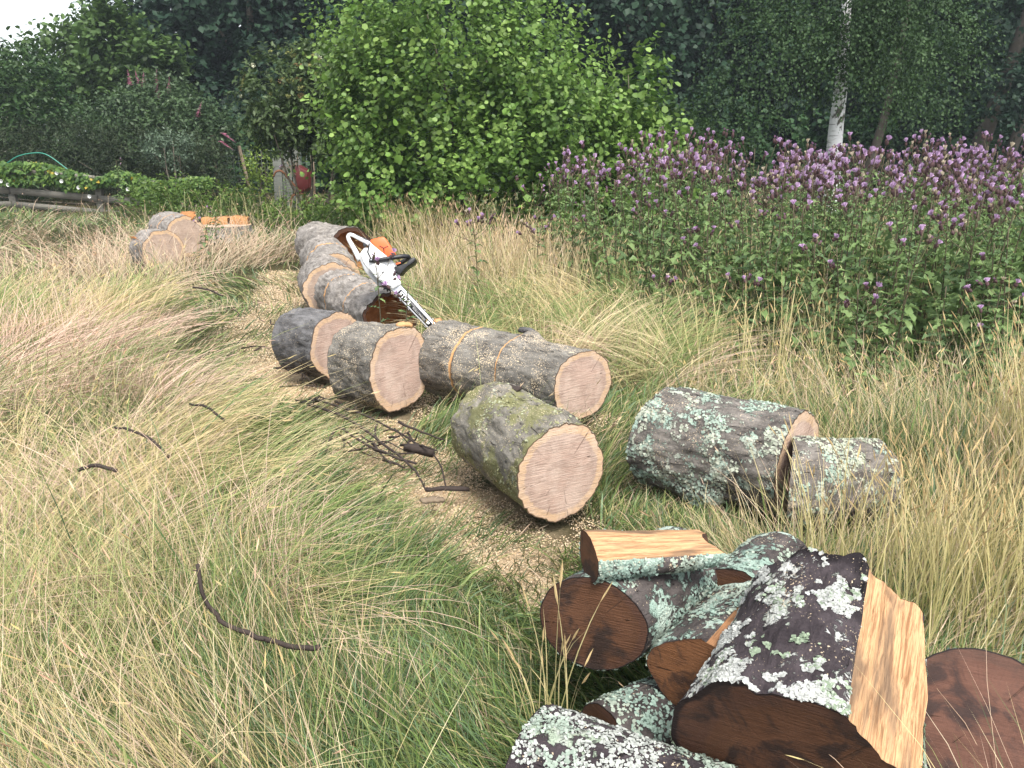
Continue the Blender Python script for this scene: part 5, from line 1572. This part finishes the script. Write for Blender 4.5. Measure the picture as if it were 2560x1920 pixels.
def seedheads(tip, d, ln, wd, c, r):
    """slim panicle: two crossed lozenges per stalk, with a ragged outline"""
    n = len(tip)
    b = tip - d * (ln * 0.35)[:, None]
    e = tip + d * (ln * 0.65)[:, None]
    e[:, 2] -= ln * 0.15
    u = unit(np.cross(d, r.normal(0, 1, (n, 3))))
    v = np.cross(d, u)
    Vs, Fs = [], []
    for k, s in enumerate((u, v)):
        m1, m2 = b * 0.68 + e * 0.32, b * 0.35 + e * 0.65
        Vs.append(np.stack([b, m1 + s * wd[:, None] * 0.5, m2 + s * wd[:, None] * 0.32, e, m2 - s * wd[:, None] * 0.42, m1 - s * wd[:, None] * 0.4], 1))
    V = np.concatenate(Vs, 1).reshape(-1, 3)
    off = (np.arange(n) * 12)[:, None]
    q = np.concatenate([off + np.array([f]) for f in ((0, 1, 2, 3), (0, 3, 4, 5), (6, 7, 8, 9), (6, 9, 10, 11))])
    return V, [q], np.repeat(np.c_[c, np.ones(n)], 12, 0)


def field(x, y):
    """meadow character at a point: height, straw share, lodging strength, lodging direction, pinkness"""
    p = np.c_[x, y]
    n1, n2, n3, n4 = fbm(p * 0.6, 40, 3), fbm(p * 0.8, 50, 3), fbm(p * 2.1, 60, 3), fbm(p * 0.45 + 31, 65, 2)
    pm = path_mask(x, y)
    wdst = wood_dist(x, y)
    H = 0.31 * (0.6 + 0.8 * n3)
    S = np.clip(0.28 + 1.5 * (n1 - 0.5) + 0.7 * (n3 - 0.5), 0.05, 0.9)
    lod = np.clip(0.72 + 2.2 * (n2 - 0.48), 0.10, 1.0)
    ang = 2 * np.pi * fbm(p * 0.42 + 9, 70, 3) * 2.4 + 0.6
    # combed down towards the strip in front, leaning back at the far corner
    for cx, cy, rad, a0 in ((-0.55, 3.0, 1.2, -0.55), (-1.9, 2.5, 1.1, 2.1), (-0.35, 1.9, 0.7, 2.6), (-2.6, 4.6, 1.0, 0.2), (-1.7, 4.2, 0.8, -0.2)):
        wgt = np.exp(-((x - cx) ** 2 + (y - cy) ** 2) / rad ** 2) * 2.5
        a1 = a0 + 2.2 * (n3 - 0.5)
        ang = np.arctan2(np.sin(ang) + wgt * np.sin(a1), np.cos(ang) + wgt * np.cos(a1))
    pink = sst(n4, 0.40, 0.58)
    # bands of the field
    left = sst(-x, 1.4, 2.4) * sst(y, 3.4, 5.2)
    S = np.clip(S + 0.38 * left, 0, 0.94)
    pink = np.clip(pink * (0.35 + 0.65 * left) + 0.35 * left, 0, 1)
    far = sst(y, 13.0, 15.5)
    S = S * (1 - 0.75 * far)
    H = H * (1 - 0.25 * far)
    back = sst(y, 7.0, 8.0) * sst(x, -1.5, -0.9) * (1 - sst(x, 0.6, 1.2)) * (1 - sst(y, 10.8, 12.0))
    H, S, lod = H * (1 - back) + 0.50 * back, S * (1 - back) + 0.90 * back, lod * (1 - 0.55 * back)
    pink = np.maximum(pink, 0.55 * back)
    thz = sst(y - front(x), -0.4, 0.6) * sst(x, 0.1, 0.8)
    H, S = H * (1 - thz) + 0.36 * thz, S * (1 - thz) + 0.36 * thz
    lod = lod * (1 - 0.6 * thz)
    right = sst(x, 1.6, 2.0) * (1 - sst(y, 3.7, 4.5))
    H, S, lod = H * (1 - right) + 0.38 * right, S * (1 - right) + 0.34 * right, lod * (1 - 0.8 * right)
    mid = sst(x, 0.55, 0.9) * sst(y, 4.2, 4.8) * (1 - sst(y, 6.0, 7.0)) * (1 - right)
    H, S, lod = H * (1 - mid) + 0.22 * mid, S * (1 - mid) + 0.26 * mid, lod * (1 - 0.4 * mid)
    near = (1 - sst(y, 2.7, 3.6)) * sst(-x, -0.1, 0.5)
    lod, S = lod * (1 - 0.40 * near), S * (1 - near) + np.clip(0.27 + 1.1 * (n3 - 0.5), 0.03, 0.7) * near
    H = H * (1 + 0.02 * near)
    # trodden strip, low combed grass beside it and round the wood
    pd = sst(path_mask(x + 0.05, y + 0.95) + path_mask(x + 0.35, y) + path_mask(x + 0.65, y + 0.1) + path_mask(x + 0.25, y + 0.35) + path_mask(x + 0.1, y + 0.65), 0.0, 0.6)
    low = np.maximum(pm, (1 - sst(wdst, 0.08, 0.45)) * 0.9 * (1 - right) * (1 - sst(y, 9, 11)))
    fr = sst(x, -0.35, 0.0) * (1 - sst(x, 1.35, 1.7)) * (1 - sst(y, 4.2, 4.6))
    low = np.maximum(low, 0.75 * fr * (1 - sst(x, 0.85, 1.1) * (1 - sst(y, 2.75, 3.05))))
    low = np.maximum(low, 0.80 * pd)
    H = H * (1 - low) + 0.115 * low
    S = S * (1 - 0.7 * low)
    lod = np.maximum(lod, 0.8 * pd * (1 - pm))
    return H, S, lod, ang, pink, pm, wdst, right, back


def make_grass(seed, ntuft, per, dmin, dmax, amax, name, label_kind='stuff', wk=0.00085, straw_only=False):
    r = np.random.default_rng(seed)
    d = dmin * (dmax / dmin) ** r.random(ntuft)
    a = r.uniform(-amax, amax, ntuft)
    tx, ty = d * np.sin(a), d * np.cos(a)
    H, S, lod, ang, pink, pm, wdst, right, back = field(tx, ty)
    ok = (wdst > 0.0) & (r.random(ntuft) > pm * (0.84 - 0.35 * sst(ty, 5.6, 6.8))) & (ty > 0.9)
    ok &= ~((ty > 19.4) & (tx < -6.8))
    k = np.repeat(np.where(ok)[0], per)
    n = len(k)
    sprd = 0.022 + 0.010 * d[k]
    x, y = tx[k] + r.normal(0, 1, n) * sprd, ty[k] + r.normal(0, 1, n) * sprd
    keep = wood_dist(x, y) > -0.01
    k, x, y = k[keep], x[keep], y[keep]
    n = len(k)
    dist = np.hypot(x, y)
    z = ground_z(x, y) - 0.01
    ta = r.normal(0, 0.35, ntuft)
    strw = r.random(n) < S[k]
    stalk = (r.random(n) < np.where(strw, 0.42, 0.05)) & (H[k] > 0.17)
    L = H[k] * np.where(stalk, r.uniform(1.2, 2.1, n), r.uniform(0.6, 1.3, n))
    L = L * (1 + 0.30 * lod[k])
    az = ang[k] + ta[k] + r.normal(0, 1, n) * (0.30 + 1.3 * (1 - lod[k]) ** 1.5)
    th0 = np.abs(r.normal(0.10, 0.16, n)) + 1.05 * lod[k] * r.uniform(0.35, 1.15, n)
    th1 = th0 + np.where(stalk, r.uniform(0.05, 0.55, n), r.uniform(0.35, 1.5, n)) + lod[k] * r.uniform(0.1, 0.7, n)
    th1 = np.minimum(th1, 1.75)
    pw = r.uniform(1.0, 2.2, n)
    broad = (r.random(n) < 0.035) & ~strw
    W = np.where(stalk, 0.0020, r.uniform(0.0030, 0.0058, n)) + wk * np.maximum(dist - 2.0, 0) * np.where(stalk, 0.55, 0.8)
    W = np.where(broad, W * 2.3, W)
    L = np.where(broad, L * 1.25, L)
    g = np.array([(0.100, 0.155, 0.040), (0.140, 0.195, 0.055), (0.072, 0.128, 0.045), (0.195, 0.230, 0.080), (0.108, 0.165, 0.080)])
    st = np.array([(0.50, 0.41, 0.21), (0.60, 0.51, 0.31), (0.42, 0.33, 0.17), (0.55, 0.45, 0.22)])
    pk = np.array([(0.52, 0.36, 0.26), (0.58, 0.42, 0.31), (0.46, 0.31, 0.22), (0.60, 0.48, 0.35)])
    ci = r.integers(0, 4, n)
    gi = r.integers(0, 5, n)
    sc_ = np.where((r.random(n) < pink[k])[:, None], pk[ci], st[ci])
    cT = np.where(strw[:, None], sc_, g[gi] * 1.1)
    cB = np.where(strw[:, None], sc_ * 0.55 + g[gi] * 0.45, g[gi])
    tone = r.uniform(0.55, 1.35, ntuft)[k][:, None]
    cB = np.where(strw[:, None], cB, cB * tone)
    cT = np.where(strw[:, None], cT, cT * tone)
    j = r.uniform(0.82, 1.2, (n, 1))
    curl = r.normal(0, 0.5, n)
    parts, cols = [], []
    P = np.c_[x, y, z]
    for sel, K, wp in ((stalk, 4, 0.25), (~stalk, 3, 0.7)):
        V, pl, C, tip, td = ribbons(P[sel], az[sel], L[sel], W[sel], th0[sel], th1[sel], pw[sel], (cB * j)[sel], (cT * j)[sel], K, curl[sel], r, wp)
        parts.append((V, pl))
        cols.append(C)
        if K == 4:
            hsel = r.random(sel.sum()) < np.where(dist[sel] < 3.4, 0.06, 0.34)
            ln = r.uniform(0.03, 0.075, sel.sum())
            wd = r.uniform(0.0030, 0.0055, sel.sum()) + 0.0006 * np.maximum(dist[sel] - 2, 0)
            hc = np.where((r.random((sel.sum(), 1)) < 0.5), sc_[sel] * 0.95, sc_[sel] * np.array([1.05, 0.98, 0.90]))
            V, pl, C = seedheads(tip[hsel], td[hsel], ln[hsel], wd[hsel], (hc * j[sel])[hsel], r)
            parts.append((V, pl))
            cols.append(C)
    V, pl = join(parts)
    o = obj(name, mesh(V, pl, {'col': np.concatenate(cols)}), M['grass'])
    tag(o, kind='stuff')
    return n


ng = make_grass(901, 9500, 17, 1.25, 5.2, R(44), 'meadow_grass')
ng += make_grass(902, 6800, 15, 4.6, 24.0, R(42), 'meadow_grass')
print('blades', ng)


# tall golden stalks standing by themselves on the right and along the pile
def tall_stalks(seed, n, xr, yr, hr, name, az0=None, colr=(0.56, 0.46, 0.25)):
    r = np.random.default_rng(seed)
    x, y = r.uniform(*xr, n), r.uniform(*yr, n)
    c = np.array([r.uniform(*xr, 24), r.uniform(*yr, 24)]).T
    j = r.integers(0, 24, n)
    x, y = x * 0.45 + c[j, 0] * 0.55, y * 0.45 + c[j, 1] * 0.55
    ok = wood_dist(x, y) > 0.0
    x, y = x[ok], y[ok]
    n = len(x)
    az = r.uniform(0, 6.28, n) if az0 is None else r.normal(az0, 0.7, n)
    cc = np.array([colr]) * r.uniform(0.8, 1.2, (n, 1)) * np.array([1, 1, 1])
    V, pl, C, tip, td = ribbons(np.c_[x, y, np.full(n, -0.03)], az, r.uniform(*hr, n), np.full(n, 0.0030) + 0.0004 * y, np.abs(r.normal(0.08, 0.10, n)), r.uniform(0.15, 0.9, n), r.uniform(1.2, 2.6, n), cc * np.array([0.75, 0.9, 0.6]), cc, 6, r.normal(0, 0.3, n), r, 0.2)
    h = r.random(n) < 0.7
    V2, pl2, C2 = seedheads(tip[h], td[h], r.uniform(0.05, 0.10, h.sum()), r.uniform(0.004, 0.008, h.sum()), (cc * np.array([1.05, 0.98, 0.95]))[h], r)
    V, pl = join([(V, pl), (V2, pl2)])
    tag(obj(name, mesh(V, pl, {'col': np.concatenate([C, C2])}), M['grass']), kind='stuff')


tall_stalks(911, 1100, (1.95, 3.1), (2.5, 3.8), (0.65, 1.05), 'tall_straw')
tall_stalks(912, 110, (0.8, 2.3), (4.5, 6.0), (0.5, 0.8), 'tall_straw')
tall_stalks(913, 900, (-1.0, 1.3), (7.5, 10.5), (0.5, 0.85), 'tall_straw', colr=(0.58, 0.46, 0.29))
tall_stalks(914, 420, (-2.0, -0.2), (10.5, 11.8), (0.6, 1.0), 'tall_straw', colr=(0.50, 0.40, 0.22))
tall_stalks(915, 130, (-6.8, -3.0), (14.5, 16.5), (0.4, 0.85), 'tall_straw', colr=(0.46, 0.40, 0.22))
tall_stalks(916, 200, (0.4, 5.5), (6.0, 9.5), (0.7, 1.15), 'tall_straw', colr=(0.55, 0.46, 0.27))
tall_stalks(918, 420, (0.95, 2.0), (2.1, 2.9), (0.4, 0.75), 'tall_straw')
tall_stalks(917, 90, (0.02, 0.22), (1.62, 1.92), (0.35, 0.6), 'tall_straw')


def swaths(seed, m, per):
    """bundles of long stalks laid over together by wind and boots"""
    r = np.random.default_rng(seed)
    d = 1.6 * (9.0 / 1.6) ** r.random(m * 3)
    a = r.uniform(R(-40), R(12), m * 3)
    x, y = d * np.sin(a), d * np.cos(a)
    H, S, lod, ang, pink, pm, wd_, right, back = field(x, y)
    ok = (pm < 0.15) & (wd_ > 0.35) & (H > 0.19) & (lod > 0.25) & (np.hypot(x + 0.7, y - 1.75) > 0.5)
    x, y, ang, pink, H, S = (v[ok][:m] for v in (x, y, ang, pink, H, S))
    m = len(x)
    kind = r.random(m)
    k = np.repeat(np.arange(m), per)
    n = len(k)
    az0 = ang + r.normal(0, 0.9, m)
    az = az0[k] + r.normal(0, 0.20, n)
    wide = r.uniform(0.04, 0.17, m)[k]
    off, lng = r.normal(0, 1, n) * wide, r.normal(0, 1, n) * 0.10
    px = x[k] - np.sin(az0[k]) * off + np.cos(az0[k]) * lng
    py = y[k] + np.cos(az0[k]) * off + np.sin(az0[k]) * lng
    L = r.uniform(0.5, 1.0, m)[k] * r.uniform(0.6, 1.15, n)
    th0 = r.uniform(0.55, 1.1, m)[k] + r.normal(0, 0.12, n)
    th1 = r.uniform(1.45, 1.95, m)[k] + r.normal(0, 0.12, n)
    pal = np.array([(0.58, 0.48, 0.28), (0.52, 0.42, 0.22), (0.58, 0.42, 0.32), (0.17, 0.24, 0.07), (0.29, 0.32, 0.12)])
    pi = np.where(kind < 0.20 * (1 - pink), 0, np.where(kind < 0.45 + 0.22 * (x < -1.3), np.where(r.random(m) < pink, 2, 1), np.where(kind < 0.75, 3, 4)))
    cc = pal[pi][k] * r.uniform(0.75, 1.2, (n, 1))
    dist = np.hypot(px, py)
    V, pl, C, tip, td = ribbons(np.c_[px, py, ground_z(px, py) + 0.02], az, L, 0.0022 + 0.0005 * np.maximum(dist - 2, 0), th0, th1, r.uniform(0.8, 1.4, n), cc * 0.9, cc, 5, r.normal(0, 0.25, n), r, 0.35)
    h = (r.random(n) < 0.07 + 0.12 * (dist > 3.5)) & (pi[k] < 3)
    V2, pl2, C2 = seedheads(tip[h], td[h], r.uniform(0.03, 0.07, h.sum()), r.uniform(0.003, 0.0055, h.sum()) + 0.0005 * dist[h], cc[h], r)
    V, pl = join([(V, pl), (V2, pl2)])
    tag(obj('flattened_grass', mesh(V, pl, {'col': np.concatenate([C, C2])}), M['grass']), kind='stuff')


swaths(930, 560, 70)


def loose_stalks(seed, n):
    r = np.random.default_rng(seed)
    d = 1.4 * (5.0 / 1.4) ** r.random(n)
    a = r.uniform(R(-40), R(4), n)
    x, y = d * np.sin(a), d * np.cos(a)
    ok = (field(x, y)[0] > 0.19) & (wood_dist(x, y) > 0.3) & (np.hypot(x + 0.7, y - 1.7) > 0.45)
    x, y = x[ok], y[ok]
    n = len(x)
    cc = np.array([(0.60, 0.52, 0.33), (0.54, 0.46, 0.27), (0.56, 0.42, 0.31), (0.40, 0.40, 0.18)])[r.integers(0, 4, n)] * r.uniform(0.85, 1.15, (n, 1))
    V, pl, C, tip, td = ribbons(np.c_[x, y, np.zeros(n) - 0.02], r.uniform(0, 6.28, n), r.uniform(0.4, 0.75, n), np.full(n, 0.0021), np.abs(r.normal(0.45, 0.35, n)), np.abs(r.normal(0.9, 0.4, n)), r.uniform(1, 2, n), cc * [0.8, 0.9, 0.7], cc, 5, r.normal(0, 0.2, n), r, 0.15)
    h = r.random(n) < 0.12
    V2, pl2, C2 = seedheads(tip[h], td[h], r.uniform(0.03, 0.07, h.sum()), r.uniform(0.003, 0.006, h.sum()), cc[h], r)
    V, pl = join([(V, pl), (V2, pl2)])
    tag(obj('loose_straw', mesh(V, pl, {'col': np.concatenate([C, C2])}), M['grass']), kind='stuff')


loose_stalks(940, 1500)


# ------------------------------------------------------------------ sawdust and chips
def sawdust(seed, n):
    r = np.random.default_rng(seed)
    x, y = r.uniform(-3.2, 2.0, n * 14), r.uniform(2.4, 10.8, n * 14)
    w_ = wood_dist(x, y)
    pr = np.maximum(path_mask(x, y), 0.55 * np.exp(-(np.maximum(w_, 0) / 0.12) ** 2) * (y < 6.2) * (y > 2.7)) * (3.2 / y) ** 0.8 * (1 - 0.5 * sst(y, 5.6, 6.8))
    ok = (r.random(n * 14) < pr) & (w_ > -0.12)
    x, y = x[ok][:n], y[ok][:n]
    m = len(x)
    s = r.uniform(0.0012, 0.0048, (m, 1)) * (0.6 + 0.13 * y[:, None])
    P = np.c_[x, y, ground_z(x, y) + 0.006 + 0.02 * r.random(m) ** 2]
    d, u = unit(r.normal(0, 1, (m, 3)) * [1, 1, 0.35]), None
    e = unit(np.cross(d, r.normal(0, 1, (m, 3)) + [0, 0, 1.5]))
    V = np.stack([P - d * s - e * s * 0.6, P + d * s - e * s * 0.4, P + d * s * 0.8 + e * s * 0.6, P - d * s * 0.9 + e * s * 0.5], 1).reshape(-1, 3)
    c = np.array([(0.70, 0.55, 0.36), (0.76, 0.64, 0.46), (0.60, 0.44, 0.27), (0.72, 0.57, 0.42)])[r.integers(0, 4, m)] * r.uniform(0.85, 1.15, (m, 1))
    o = obj('sawdust', mesh(V, [np.arange(m * 4).reshape(m, 4)], {'col': np.repeat(np.c_[c, np.ones(m)], 4, 0)}, smooth=False), M['petal'])
    tag(o, kind='stuff')


sawdust(950, 90000)


# ------------------------------------------------------------------ thin summer haze
V, pl = box(-275, 275, -272, 282, -1.3, 18)
m, t = NM('haze_air')
pv = nd(t, 'ShaderNodeVolumePrincipled', {'Density': 0.0010, 'Anisotropy': 0.2})
pv.inputs['Color'].default_value = (0.80, 0.90, 1.0, 1)
t.links.new(pv.outputs[0], nd(t, 'ShaderNodeOutputMaterial').inputs['Volume'])
tag(obj('haze', mesh(V, pl, smooth=False), m), kind='stuff')
